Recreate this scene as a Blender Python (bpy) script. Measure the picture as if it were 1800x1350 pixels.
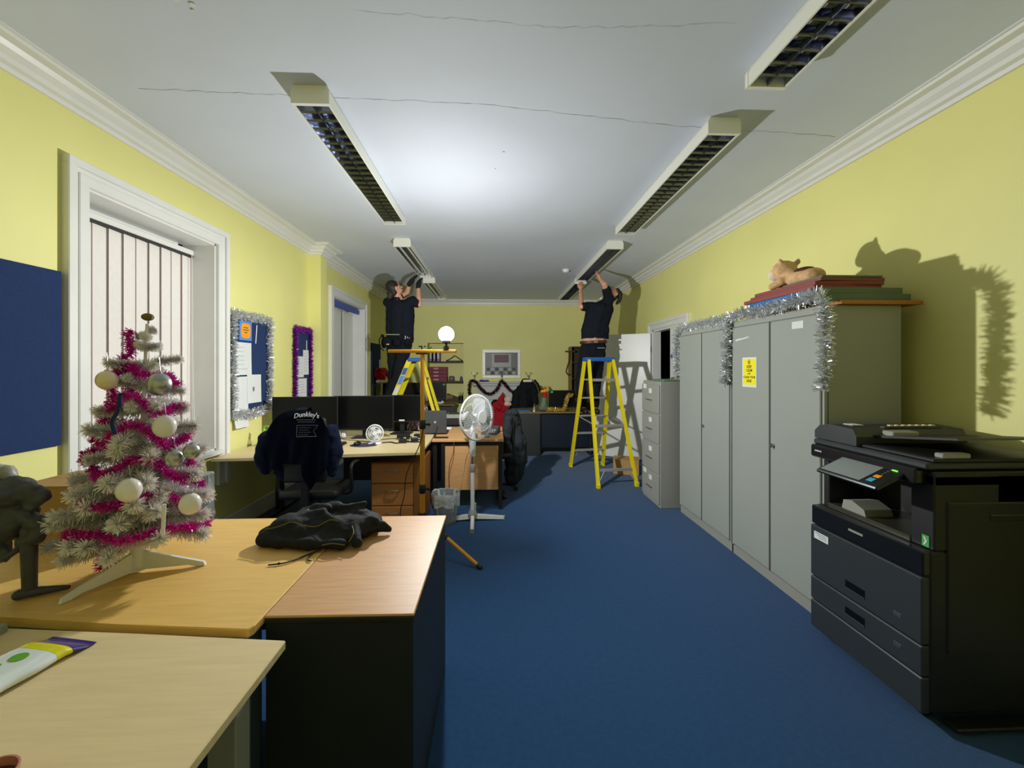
import bpy, bmesh, math, random
from mathutils import Vector, Matrix, noise

# ------------------------------------------------------------------ scene, camera, world, exposure
for o in list(bpy.data.objects):
    bpy.data.objects.remove(o)
SC = bpy.context.scene
COL = SC.collection
cam_d = bpy.data.cameras.new('camera')
cam_d.sensor_fit = 'HORIZONTAL'
cam_d.sensor_width = 36.0
cam_d.lens = 36.0 * 730.0 / 1800.0
cam_d.shift_y = -30.0 / 1800.0
cam_d.clip_start = 0.02
cam = bpy.data.objects.new('camera', cam_d)
cam.location = (0, 0, 1.474)
cam.rotation_euler = (math.radians(90), 0, math.radians(-2.35))
COL.objects.link(cam)
SC.camera = cam

world = bpy.data.worlds.new('night')
world.use_nodes = True
world.node_tree.nodes['Background'].inputs['Color'].default_value = (0.02, 0.03, 0.05, 1)
world.node_tree.nodes['Background'].inputs['Strength'].default_value = 0.3
SC.world = world

SC.view_settings.view_transform = 'Standard'
SC.view_settings.look = 'None'
SC.view_settings.gamma = 1.0
SC.view_settings.use_curve_mapping = False
SC.view_settings.exposure = 1.07

LAMP_POS = (-0.39, 3.35, 1.735)
LAMP_POWER = 30.0          # watts of the work lamp standing on the yellow tripod
GLOBE_GLOW = 25.0

R = math.radians
rnd = random.Random(7)

# ------------------------------------------------------------------ materials
def lin(c):
    return tuple(((v / 255) / 12.92 if v / 255 <= 0.04045 else ((v / 255 + 0.055) / 1.055) ** 2.4) for v in c)

MATS = {}
def mat(name, rgb, rough=0.55, metal=0.0, var=0.0, vscale=6.0, bump=0.0, bscale=60.0, stretch=None,
        alpha=None, spec=0.5, emis=0.0, sheen=0.0, coat=0.0, trans=0.0, rgb2=None):
    if name in MATS:
        return MATS[name]
    m = bpy.data.materials.new(name)
    m.use_nodes = True
    nt = m.node_tree
    b = nt.nodes['Principled BSDF']
    col = lin(rgb)
    b.inputs['Base Color'].default_value = (*col, 1)
    b.inputs['Roughness'].default_value = rough
    b.inputs['Metallic'].default_value = metal
    b.inputs['Specular IOR Level'].default_value = spec
    b.inputs['Sheen Weight'].default_value = sheen
    b.inputs['Coat Weight'].default_value = coat
    b.inputs['Transmission Weight'].default_value = trans
    if alpha is not None:
        b.inputs['Alpha'].default_value = alpha
    if emis:
        b.inputs['Emission Color'].default_value = (*col, 1)
        b.inputs['Emission Strength'].default_value = emis
    tc = nt.nodes.new('ShaderNodeTexCoord')
    mp = nt.nodes.new('ShaderNodeMapping')
    if stretch:
        mp.inputs['Scale'].default_value = stretch
    nt.links.new(tc.outputs['Object'], mp.inputs['Vector'])
    if var or rgb2:
        n = nt.nodes.new('ShaderNodeTexNoise')
        n.inputs['Scale'].default_value = vscale
        n.inputs['Detail'].default_value = 5
        nt.links.new(mp.outputs['Vector'], n.inputs['Vector'])
        r = nt.nodes.new('ShaderNodeValToRGB')
        c2 = lin(rgb2) if rgb2 else tuple(min(1, v * (1 + var)) for v in col)
        c1 = col if rgb2 else tuple(v * (1 - var) for v in col)
        r.color_ramp.elements[0].position = 0.32
        r.color_ramp.elements[1].position = 0.68
        r.color_ramp.elements[0].color = (*c1, 1)
        r.color_ramp.elements[1].color = (*c2, 1)
        nt.links.new(n.outputs['Fac'], r.inputs['Fac'])
        nt.links.new(r.outputs['Color'], b.inputs['Base Color'])
    if bump:
        n2 = nt.nodes.new('ShaderNodeTexNoise')
        n2.inputs['Scale'].default_value = bscale
        n2.inputs['Detail'].default_value = 4
        nt.links.new(mp.outputs['Vector'], n2.inputs['Vector'])
        bp = nt.nodes.new('ShaderNodeBump')
        bp.inputs['Strength'].default_value = bump
        bp.inputs['Distance'].default_value = 0.01
        nt.links.new(n2.outputs['Fac'], bp.inputs['Height'])
        nt.links.new(bp.outputs['Normal'], b.inputs['Normal'])
    MATS[name] = m
    return m

M = dict(
    wall=mat('yellow_wall_paint', (224, 220, 142), 0.55, var=0.03, vscale=1.5, bump=0.05, bscale=25),
    ceil=mat('white_ceiling_paint', (208, 214, 226), 0.75, var=0.02, vscale=2, bump=0.10, bscale=14),
    trim=mat('white_gloss_trim', (222, 222, 218), 0.35, var=0.02, vscale=5),
    carpet=mat('blue_carpet', (25, 67, 112), 0.95, var=0.09, vscale=40, bump=0.35, bscale=350, spec=0.1, sheen=0.15),
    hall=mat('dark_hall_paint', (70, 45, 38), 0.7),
    beech=mat('beech_laminate', (206, 157, 106), 0.5, var=0.09, vscale=5, stretch=(1.2, 14, 14)),
    amber=mat('amber_beech_laminate', (228, 186, 104), 0.5, var=0.06, vscale=5, stretch=(1.2, 12, 12)),
    pale=mat('pale_maple_laminate', (226, 205, 158), 0.5, var=0.05, vscale=5, stretch=(1.2, 14, 14)),
    maple=mat('light_maple_laminate', (224, 204, 156), 0.42, var=0.05, vscale=5, stretch=(1.2, 14, 14)),
    oak=mat('warm_beech_veneer', (190, 128, 66), 0.42, var=0.08, vscale=4, stretch=(1.2, 1.2, 14)),
    oakedge=mat('dark_beech_edge', (150, 96, 48), 0.5, var=0.06, vscale=4),
    blackpanel=mat('black_desk_panel', (33, 36, 38), 0.5, var=0.05, vscale=30),
    blackgloss=mat('black_plastic_gloss', (17, 18, 20), 0.28),
    black=mat('black_plastic', (18, 19, 20), 0.5),
    screen=mat('black_screen', (8, 9, 11), 0.35, spec=0.25),
    greymetal=mat('grey_enamel_steel', (152, 156, 150), 0.38, var=0.015, vscale=3, spec=0.4),
    greymetal2=mat('warm_grey_enamel_steel', (150, 150, 143), 0.4, var=0.015, vscale=3, spec=0.4),
    darkgap=mat('dark_gap', (48, 48, 48), 0.8),
    framegrey=mat('grey_frame_paint', (148, 150, 147), 0.45),
    chrome=mat('chrome', (205, 205, 205), 0.12, 1.0),
    steel=mat('brushed_steel', (170, 168, 160), 0.35, 1.0),
    alu=mat('aluminium_step', (168, 168, 165), 0.42, 0.35),
    louvre=mat('louvre_aluminium', (190, 192, 200), 0.16, 1.0),
    blade=mat('blade_aluminium_floor_tint', (118, 122, 138), 0.18, 1.0),  # aluminium darkened and blued to imitate the floor's reflection
    fixture=mat('cream_fixture_enamel', (236, 236, 226), 0.4),
    tube=mat('fluorescent_tube_glass', (240, 242, 245), 0.2, coat=0.5),
    tripod=mat('orange_tripod_paint', (214, 146, 28), 0.4),
    yellowlad=mat('yellow_fibreglass', (236, 216, 16), 0.42, var=0.05, vscale=9),
    bluecap=mat('blue_ladder_plastic', (38, 92, 178), 0.45),
    white=mat('white_plastic', (226, 228, 230), 0.38),
    whitepaper=mat('white_paper', (214, 217, 216), 0.8, var=0.02, vscale=9),
    navyfelt=mat('navy_felt', (42, 58, 96), 0.95, var=0.06, vscale=80, bump=0.2, bscale=300, spec=0.1),
    silver=mat('silver_tinsel_foil', (226, 228, 230), 0.25, 0.6),
    purple=mat('purple_tinsel_foil', (150, 50, 172), 0.25, 0.5),
    pink=mat('magenta_tinsel_foil', (214, 44, 172), 0.28, 0.55),
    gold=mat('gold_tinsel_foil', (232, 206, 104), 0.22, 0.55),
    darkgar=mat('burgundy_tinsel_foil', (66, 16, 34), 0.35, 0.4),
    redfoil=mat('red_tinsel_foil', (190, 20, 34), 0.25, 0.6),
    treewhite=mat('white_tree_needles', (240, 236, 236), 0.45, spec=0.5),
    card=mat('brown_cardboard', (178, 140, 84), 0.8, var=0.05, vscale=8),
    hoodie=mat('navy_fleece', (15, 22, 46), 0.95, var=0.12, vscale=30, spec=0.12, sheen=0.05),
    jacket=mat('charcoal_softshell', (30, 33, 35), 0.8, var=0.12, vscale=22, bump=0.2, bscale=120, spec=0.25),
    coat=mat('dark_grey_coat', (42, 46, 50), 0.85, var=0.15, vscale=18, spec=0.2),
    blackcoat=mat('black_coat', (14, 17, 22), 0.85, var=0.1, vscale=18, spec=0.2),
    shirt=mat('black_tshirt', (24, 28, 38), 0.9, var=0.1, vscale=25, spec=0.15),
    trouser=mat('dark_work_trousers', (24, 27, 34), 0.9, var=0.12, vscale=25, spec=0.15),
    skin=mat('skin', (214, 158, 132), 0.55, var=0.05, vscale=18),
    hair=mat('dark_brown_hair', (36, 27, 22), 0.6, var=0.3, vscale=50, stretch=(1, 1, 0.2)),
    blackhair=mat('black_hair', (14, 13, 14), 0.5),
    leather=mat('brown_leather', (74, 34, 28), 0.5),
    shoe=mat('dark_shoe_leather', (26, 24, 24), 0.5),
    glove=mat('black_work_glove', (16, 17, 20), 0.8),
    redbox=mat('maroon_box_file', (122, 28, 48), 0.55),
    purplebox=mat('purple_plastic', (92, 60, 160), 0.5),
    mantel=mat('grey_white_mantel_paint', (196, 194, 196), 0.5, var=0.03, vscale=4),
    hearth_dark=mat('dark_fireplace', (24, 24, 26), 0.9),
    red=mat('red_felt', (172, 16, 34), 0.9, var=0.1, vscale=20),
    plush=mat('tan_plush_fur', (218, 178, 134), 0.95, var=0.15, vscale=40, bump=0.6, bscale=220, spec=0.1),
    plushwhite=mat('cream_plush_fur', (232, 214, 196), 0.95, var=0.05, vscale=40, bump=0.6, bscale=220, spec=0.1),
    plushdark=mat('brown_plush_fur', (84, 54, 34), 0.95, var=0.2, vscale=40, bump=0.6, bscale=220, spec=0.1),
    signyellow=mat('yellow_sign_print', (240, 226, 8), 0.6),
    ink=mat('black_ink', (40, 38, 14), 0.8),
    whiteink=mat('white_print', (224, 228, 236), 0.8),
    fadedink=mat('faded_white_print', (112, 120, 140), 0.85),
    blueboard=mat('blue_board', (34, 108, 172), 0.5),
    maroonboard=mat('maroon_board', (132, 62, 58), 0.6, var=0.06, vscale=10),
    greenboard=mat('grey_green_board', (92, 110, 88), 0.6, var=0.06, vscale=10),
    tanboard=mat('orange_wood_board', (178, 112, 38), 0.5, var=0.08, vscale=6, stretch=(8, 1, 8)),
    darkwood=mat('dark_wood', (58, 44, 32), 0.6, var=0.1, vscale=8),
    midwood=mat('brown_wood', (126, 100, 58), 0.6, var=0.1, vscale=8),
    blindfab=mat('cream_blind_fabric', (222, 217, 211), 0.85, var=0.02, vscale=30),
    blindline=mat('mauve_blind_edge', (186, 160, 160), 0.8),
    bluetape=mat('blue_pelmet', (70, 96, 176), 0.6),
    radiator=mat('white_radiator_enamel', (224, 226, 226), 0.35),
    greenled=mat('green_indicator', (90, 255, 40), 0.4, emis=1.5),
    greenstick=mat('green_sticker', (70, 170, 84), 0.6),
    lcd=mat('grey_lcd', (132, 138, 140), 0.2),
    cyan=mat('cyan_button', (48, 172, 206), 0.5),
    orange=mat('orange_sticker', (246, 158, 36), 0.6),
    skyblue=mat('light_blue_sticker', (86, 140, 220), 0.6),
    greenpump=mat('green_pump_plastic', (120, 200, 60), 0.4),
    clearplastic=mat('clear_plastic', (225, 232, 236), 0.15, alpha=0.35),
    binbag=mat('translucent_bin_liner', (232, 238, 242), 0.3, alpha=0.68, bump=0.8, bscale=35, coat=0.4),
    binplastic=mat('grey_bin_plastic', (150, 158, 164), 0.4, alpha=0.55),
    glass=mat('window_glass', (30, 36, 44), 0.05),
    cable=mat('black_cable', (20, 18, 17), 0.6),
    browncable=mat('brown_cable', (104, 66, 34), 0.6),
    creamcable=mat('cream_cable', (216, 196, 140), 0.5),
    purplepad=mat('purple_mouse_mat', (58, 48, 84), 0.85),
    pearl=mat('pearl_white_bauble', (236, 230, 226), 0.25, coat=0.6),
    silverball=mat('matt_silver_bauble', (176, 178, 178), 0.32, 0.9),
    iridball=mat('iridescent_bauble', (236, 196, 196), 0.2, coat=0.8, rgb2=(236, 222, 170), vscale=14),
    olive=mat('olive_cork', (112, 98, 44), 0.7),
    darkplastic=mat('dark_grey_plastic', (62, 64, 68), 0.55, var=0.12, vscale=20),
    wipewhite=mat('white_packet_film', (226, 236, 240), 0.25, coat=0.5),
    wipeblue=mat('blue_packet_film', (70, 150, 214), 0.25, coat=0.5),
    wipenavy=mat('navy_packet_film', (54, 44, 132), 0.25, coat=0.5),
    wipeyellow=mat('yellow_packet_film', (222, 218, 28), 0.3, coat=0.5),
    wipegreen=mat('green_leaf_print', (104, 176, 56), 0.3, coat=0.5),
    pinkceramic=mat('pink_ceramic', (196, 130, 120), 0.3),
    pinkcloth=mat('pale_pink_cloth', (224, 196, 196), 0.9, var=0.05, vscale=15),
    plum=mat('plum_check_stripe', (92, 48, 66), 0.9),
    photo=mat('grey_photo_print', (72, 74, 76), 0.4),
    plumprint=mat('plum_print', (92, 52, 76), 0.5),
    crack=mat('ceiling_crack', (178, 178, 182), 0.9),
    scanglass=mat('dark_olive_plastic', (56, 56, 46), 0.35),
)

# ------------------------------------------------------------------ object helpers
MATRIX = {}
def thing(name, label, cat, loc=(0, 0, 0), rz=0.0, group=None):
    o = bpy.data.objects.new(name, None)
    COL.objects.link(o)
    o.location = loc
    o.rotation_euler = (0, 0, rz)
    o.empty_display_size = 0.05
    MATRIX[o.name] = Matrix.Translation(Vector(loc)) @ Matrix.Rotation(rz, 4, 'Z')
    tag(o, label, cat, group)
    return o

def tag(o, label=None, cat=None, group=None, kind=None):
    if label: o['label'] = label
    if cat: o['category'] = cat
    if group: o['group'] = group
    if kind: o['kind'] = kind
    return o

def root_of(p):
    while p.parent is not None:
        p = p.parent
    return p

def link(name, me, parent=None, world=True, loc=None):
    """link mesh data; world=True means the vertices are in world coordinates"""
    o = bpy.data.objects.new(name, me)
    COL.objects.link(o)
    if parent is not None:
        o.parent = parent
        r = root_of(parent)
        if world and r.name in MATRIX:
            me.transform(MATRIX[r.name].inverted())
        elif world and r.name in ORIGIN:
            me.transform(Matrix.Translation(-ORIGIN[r.name]))
    elif loc is not None:
        o.location = loc
        if world:
            me.transform(Matrix.Translation(-Vector(loc)))
        ORIGIN[o.name] = Vector(loc)
    return o
ORIGIN = {}

class MB:
    def __init__(self):
        self.bm = bmesh.new()
    def box(self, x0, x1, y0, y1, z0, z1, bev=0.0, mtx=None, seg=1):
        t = bmesh.new()
        bmesh.ops.create_cube(t, size=1.0)
        bmesh.ops.scale(t, vec=(abs(x1 - x0), abs(y1 - y0), abs(z1 - z0)), verts=t.verts)
        if bev:
            bmesh.ops.bevel(t, geom=t.edges[:], offset=bev, segments=seg, affect='EDGES', profile=0.5)
        bmesh.ops.translate(t, vec=((x0 + x1) / 2, (y0 + y1) / 2, (z0 + z1) / 2), verts=t.verts)
        return self._add(t, mtx)
    def _add(self, t, mtx=None):
        if mtx is not None:
            bmesh.ops.transform(t, matrix=mtx, verts=t.verts)
        vm = {}
        for v in t.verts:
            vm[v] = self.bm.verts.new(v.co)
        for f in t.faces:
            try:
                self.bm.faces.new([vm[v] for v in f.verts])
            except ValueError:
                pass
        t.free()
        return self
    def cyl(self, p0, p1, r0, r1=None, seg=14, cap=True):
        r1 = r0 if r1 is None else r1
        p0, p1 = Vector(p0), Vector(p1)
        d = (p1 - p0)
        q = d.to_track_quat('Z', 'Y').to_matrix()
        a, b = [], []
        for i in range(seg):
            t = 2 * math.pi * i / seg
            c = Vector((math.cos(t), math.sin(t), 0))
            a.append(self.bm.verts.new(p0 + q @ (c * r0)))
            b.append(self.bm.verts.new(p1 + q @ (c * r1)))
        for i in range(seg):
            j = (i + 1) % seg
            self.bm.faces.new((a[i], a[j], b[j], b[i]))
        if cap:
            self.bm.faces.new(a[::-1]); self.bm.faces.new(b)
        return self
    def tube(self, pts, r, seg=6, closed=False, r1=None):
        pts = [Vector(p) for p in pts]
        n = len(pts)
        rings = []
        up = Vector((0.13, 0.21, 0.97))
        for i, p in enumerate(pts):
            if closed:
                d = pts[(i + 1) % n] - pts[i - 1]
            else:
                d = pts[min(i + 1, n - 1)] - pts[max(i - 1, 0)]
            if d.length < 1e-9: d = Vector((0, 0, 1))
            d.normalize()
            s = d.cross(up)
            if s.length < 1e-4: s = d.cross(Vector((1, 0, 0)))
            s.normalize(); u = s.cross(d)
            rr = r if r1 is None else r + (r1 - r) * i / (n - 1)
            rings.append([self.bm.verts.new(p + (s * math.cos(2 * math.pi * k / seg) + u * math.sin(2 * math.pi * k / seg)) * rr) for k in range(seg)])
        for i in range(n if closed else n - 1):
            a, b = rings[i], rings[(i + 1) % n]
            for k in range(seg):
                l = (k + 1) % seg
                try: self.bm.faces.new((a[k], a[l], b[l], b[k]))
                except ValueError: pass
        if not closed:
            self.bm.faces.new(rings[0][::-1]); self.bm.faces.new(rings[-1])
        return self
    def lathe(self, prof, c=(0, 0, 0), seg=24, mtx=None, cap0=True, cap1=True):
        t = bmesh.new()
        rings = []
        for r, z in prof:
            rings.append([t.verts.new((r * math.cos(2 * math.pi * k / seg), r * math.sin(2 * math.pi * k / seg), z)) for k in range(seg)])
        for a, b in zip(rings, rings[1:]):
            for k in range(seg):
                l = (k + 1) % seg
                t.faces.new((a[k], a[l], b[l], b[k]))
        if cap0: t.faces.new(rings[0][::-1])
        if cap1: t.faces.new(rings[-1])
        m = Matrix.Translation(Vector(c))
        if mtx is not None: m = m @ mtx
        return self._add(t, m)
    def ball(self, c, r, seg=16, rings=10, mtx=None):
        if not hasattr(r, '__len__'): r = (r, r, r)
        t = bmesh.new()
        bmesh.ops.create_uvsphere(t, u_segments=seg, v_segments=rings, radius=1.0)
        m = Matrix.Translation(Vector(c))
        if mtx is not None: m = m @ mtx
        return self._add(t, m @ Matrix.Diagonal((*r, 1)))
    def prism(self, pts, axis, h0, h1):
        """polygon extruded; axis 'x','y','z': pts are the two remaining coordinates in order"""
        def mk(p, h):
            return {'x': (h, p[0], p[1]), 'y': (p[0], h, p[1]), 'z': (p[0], p[1], h)}[axis]
        a = [self.bm.verts.new(mk(p, h0)) for p in pts]
        b = [self.bm.verts.new(mk(p, h1)) for p in pts]
        n = len(pts)
        for i in range(n):
            j = (i + 1) % n
            self.bm.faces.new((a[i], a[j], b[j], b[i]))
        self.bm.faces.new(a[::-1]); self.bm.faces.new(b)
        return self
    def hexa(self, lo, hi):
        """solid between two quads"""
        a = [self.bm.verts.new(p) for p in lo]; b = [self.bm.verts.new(p) for p in hi]
        n = len(a)
        for i in range(n):
            j = (i + 1) % n
            self.bm.faces.new((a[i], a[j], b[j], b[i]))
        self.bm.faces.new(a[::-1]); self.bm.faces.new(b)
        return self
    def grid(self, nu, nv, fn):
        vs = [[self.bm.verts.new(fn(i / (nu - 1), j / (nv - 1))) for j in range(nv)] for i in range(nu)]
        for i in range(nu - 1):
            for j in range(nv - 1):
                self.bm.faces.new((vs[i][j], vs[i + 1][j], vs[i + 1][j + 1], vs[i][j + 1]))
        return self
    def strip(self, p, d, w, l, tw):
        s = d.cross(tw)
        if s.length < 1e-5: return
        s.normalize(); s *= w / 2
        e = p + d * l
        self.bm.faces.new([self.bm.verts.new(q) for q in (p - s, p + s, e + s * 0.6, e - s * 0.6)])
    def mesh(self, name, m, smooth=None, recalc=True):
        if recalc:
            bmesh.ops.recalc_face_normals(self.bm, faces=self.bm.faces)
        me = bpy.data.meshes.new(name)
        self.bm.to_mesh(me); self.bm.free()
        me.materials.append(M[m] if isinstance(m, str) else m)
        if smooth is not None:
            me.polygons.foreach_set('use_smooth', [True] * len(me.polygons))
            me.set_sharp_from_angle(angle=R(smooth))
        return me
    def build(self, name, m, parent=None, smooth=None, world=True, recalc=True, loc=None):
        return link(name, self.mesh(name, m, smooth, recalc), parent, world, loc)

def struct(name, mb, m, label=None, parent=None, smooth=None):
    o = mb.build(name, m, parent, smooth)
    if parent is None:
        tag(o, label, None, None, 'structure')
    return o

def inst(name, me, parent, loc=(0, 0, 0), rot=(0, 0, 0), scale=(1, 1, 1)):
    """another object sharing mesh data, placed in its parent's own space"""
    o = bpy.data.objects.new(name, me)
    COL.objects.link(o)
    o.parent = parent
    o.location = loc; o.rotation_euler = rot; o.scale = scale
    return o

def copy_tree(o, parent=None):
    c = o.copy()
    COL.objects.link(c)
    c.parent = parent
    for ch in list(o.children):
        copy_tree(ch, c)
    return c

def evaluated(me, mods):
    o = bpy.data.objects.new('tmp', me)
    COL.objects.link(o)
    for typ, kw in mods:
        md = o.modifiers.new(typ, typ)
        for k, v in kw.items():
            setattr(md, k, v)
    dg = bpy.context.evaluated_depsgraph_get()
    out = bpy.data.meshes.new_from_object(o.evaluated_get(dg))
    bpy.data.objects.remove(o)
    return out

TEX = {}
def clouds(size):
    if size not in TEX:
        t = bpy.data.textures.new('folds', 'CLOUDS')
        t.noise_scale = size
        t.noise_depth = 2
        TEX[size] = t
    return TEX[size]

def blob_mesh(name, parts, m, voxel=0.012, smooth=4, disp=None, decimate=None):
    """one continuous surface grown around tapered capsules and ellipsoids"""
    bm = bmesh.new()
    for p in parts:
        t = bmesh.new()
        if p[0] == 'c':
            _, a, ra, b, rb = p
            for c, r in ((a, ra), (b, rb)):
                bmesh.ops.create_icosphere(t, subdivisions=2, radius=r, matrix=Matrix.Translation(Vector(c)))
            for f in t.faces[:]: t.faces.remove(f)
            for e in t.edges[:]: t.edges.remove(e)
            res = bmesh.ops.convex_hull(t, input=t.verts[:])
            loose = [v for v in t.verts if not v.link_faces]
            bmesh.ops.delete(t, geom=loose, context='VERTS')
        else:
            _, c, r, *rest = p
            mt = Matrix.Translation(Vector(c))
            if rest: mt = mt @ rest[0]
            bmesh.ops.create_icosphere(t, subdivisions=3, radius=1.0, matrix=mt @ Matrix.Diagonal((*r, 1)))
        vm = {v: bm.verts.new(v.co) for v in t.verts}
        for f in t.faces:
            bm.faces.new([vm[v] for v in f.verts])
        t.free()
    bmesh.ops.recalc_face_normals(bm, faces=bm.faces)
    me = bpy.data.meshes.new(name)
    bm.to_mesh(me); bm.free()
    mods = [('REMESH', dict(mode='VOXEL', voxel_size=voxel)), ('SMOOTH', dict(factor=0.5, iterations=smooth))]
    if disp:
        mods.append(('DISPLACE', dict(texture=clouds(disp[0]), strength=disp[1], mid_level=0.5, texture_coords='LOCAL')))
        mods.append(('SMOOTH', dict(factor=0.5, iterations=1)))
    if decimate:
        mods.append(('DECIMATE', dict(ratio=decimate)))
    out = evaluated(me, mods)
    out.name = name
    out.materials.clear()
    out.materials.append(M[m])
    out.polygons.foreach_set('use_smooth', [True] * len(out.polygons))
    return out

def blob(name, parts, m, parent=None, voxel=0.012, smooth=4, disp=None, world=True, loc=None, decimate=None):
    return link(name, blob_mesh(name, parts, m, voxel, smooth, disp, decimate), parent, world, loc)

def text_mesh(s, size, m, extrude=0.0006, bold=False):
    c = bpy.data.curves.new('lettering', 'FONT')
    c.body = s; c.size = size; c.align_x = 'CENTER'; c.align_y = 'CENTER'
    c.extrude = extrude; c.resolution_u = 3
    if bold: c.offset = size * 0.018
    o = bpy.data.objects.new('tmp', c)
    COL.objects.link(o)
    dg = bpy.context.evaluated_depsgraph_get()
    me = bpy.data.meshes.new_from_object(o.evaluated_get(dg))
    bpy.data.objects.remove(o)
    me.materials.clear(); me.materials.append(M[m])
    return me

def smooth_path(pts, n=8, closed=False):
    P = [Vector(p) for p in pts]
    out = []
    k = len(P)
    rng = range(k) if closed else range(k - 1)
    for i in rng:
        p0 = P[(i - 1) % k] if (closed or i > 0) else P[i]
        p1 = P[i]; p2 = P[(i + 1) % k]
        p3 = P[(i + 2) % k] if (closed or i + 2 < k) else p2
        for j in range(n):
            t = j / n
            out.append(0.5 * ((2 * p1) + (p2 - p0) * t + (2 * p0 - 5 * p1 + 4 * p2 - p3) * t * t + (3 * p1 - p0 - 3 * p2 + p3) * t ** 3))
    if not closed: out.append(P[-1])
    return out

def tinsel(pts, r, per_m=900, w=0.004, seed=1, flat=None, droop=0.0, core=0.004):
    """fringe of thin foil strips around a wire following pts"""
    g = random.Random(seed)
    P = [Vector(p) for p in pts]
    mb = MB()
    mb.tube(P, core, 5)
    for a, b in zip(P, P[1:]):
        L = (b - a).length
        n = max(1, int(L * per_m + g.random()))
        t = (b - a).normalized()
        for _ in range(n):
            p = a.lerp(b, g.random())
            d = Vector((g.gauss(0, 1), g.gauss(0, 1), g.gauss(0, 1)))
            d -= t * d.dot(t) * 0.7
            if flat is not None:
                k = d.dot(flat)
                if k < 0: d -= flat * 2 * k
            d.z -= droop
            if d.length < 1e-3: continue
            d.normalize()
            tw = Vector((g.gauss(0, 1), g.gauss(0, 1), g.gauss(0, 1)))
            mb.strip(p, d, w * g.uniform(0.6, 1.3), r * g.uniform(0.55, 1.15), tw)
    return mb

# ------------------------------------------------------------------ the room
XL, XR, YN, YF, ZC = -2.34, 2.47, -1.6, 9.55, 3.0
struct('floor', MB().box(XL - 0.3, XR + 0.3, YN - 0.1, YF + 0.4, -0.06, 0.0), 'carpet', 'dark blue office carpet')
ceiling = struct('ceiling', MB().box(XL - 0.3, XR + 0.3, YN - 0.1, YF + 0.4, ZC, ZC + 0.08), 'ceil', 'white painted plaster ceiling with a crack')

def wall_with_holes(name, axis, p0, p1, lo, hi, z1, holes, label):
    """axis 'y': wall runs along Y between X=p0..p1; holes = (a0, a1, z0, z1)"""
    mb = MB()
    def bx(a0, a1, za, zb):
        if a1 - a0 < 1e-4 or zb - za < 1e-4: return
        if axis == 'y': mb.box(p0, p1, a0, a1, za, zb)
        else: mb.box(a0, a1, p0, p1, za, zb)
    cur = lo
    for a0, a1, za, zb in sorted(holes):
        bx(cur, a0, 0, z1)
        bx(a0, a1, 0, za); bx(a0, a1, zb, z1)
        cur = a1
    bx(cur, hi, 0, z1)
    return struct(name, mb, 'wall', label)

WIN = [(2.47, 3.58, 0.78, 2.50), (6.08, 7.48, 0.78, 2.50)]
DOOR = (5.28, 6.42, 0.0, 2.05)
wall_left = wall_with_holes('wall_left', 'y', XL - 0.3, XL, YN, YF + 0.4, ZC, WIN, 'yellow painted wall with two tall windows')
wall_right = wall_with_holes('wall_right', 'y', XR, XR + 0.12, YN, YF + 0.4, ZC, [DOOR], 'yellow painted wall behind the grey cupboards')
ALC = (-1.54, -0.72, 0.0, 2.02)
wall_far = wall_with_holes('wall_far', 'x', YF, YF + 0.1, XL, XR, ZC, [ALC], 'yellow painted end wall with a shelved alcove')
struct('wall_near', MB().box(XL - 0.3, XR + 0.12, YN - 0.1, YN, 0, ZC), 'wall', 'yellow painted wall behind the viewer')
al = MB()
al.box(ALC[0] - 0.02, ALC[1] + 0.02, YF + 0.36, YF + 0.4, 0, 2.04)
al.box(ALC[0] - 0.03, ALC[0], YF + 0.02, YF + 0.36, 0, 2.04)
al.box(ALC[1], ALC[1] + 0.03, YF + 0.02, YF + 0.36, 0, 2.04)
al.box(ALC[0], ALC[1], YF + 0.02, YF + 0.36, 2.02, 2.05)
al.build('alcove_lining', 'wall', wall_far)
# narrow pier between the notice boards and the second window
PY0, PY1, PX = 5.32, 5.50, XL + 0.15
struct('wall_pier', MB().box(XL, PX, PY0, PY1, 0, 2.9), 'wall', 'narrow yellow pier projecting between the windows')

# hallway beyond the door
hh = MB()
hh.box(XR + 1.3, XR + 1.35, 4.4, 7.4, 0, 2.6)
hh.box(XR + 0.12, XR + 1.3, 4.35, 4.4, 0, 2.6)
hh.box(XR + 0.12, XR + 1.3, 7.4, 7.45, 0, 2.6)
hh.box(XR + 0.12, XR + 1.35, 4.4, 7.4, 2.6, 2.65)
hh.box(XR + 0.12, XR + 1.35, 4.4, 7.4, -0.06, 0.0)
struct('wall_hallway', hh, 'hall', 'unlit dark brown hallway seen through the door')

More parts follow.
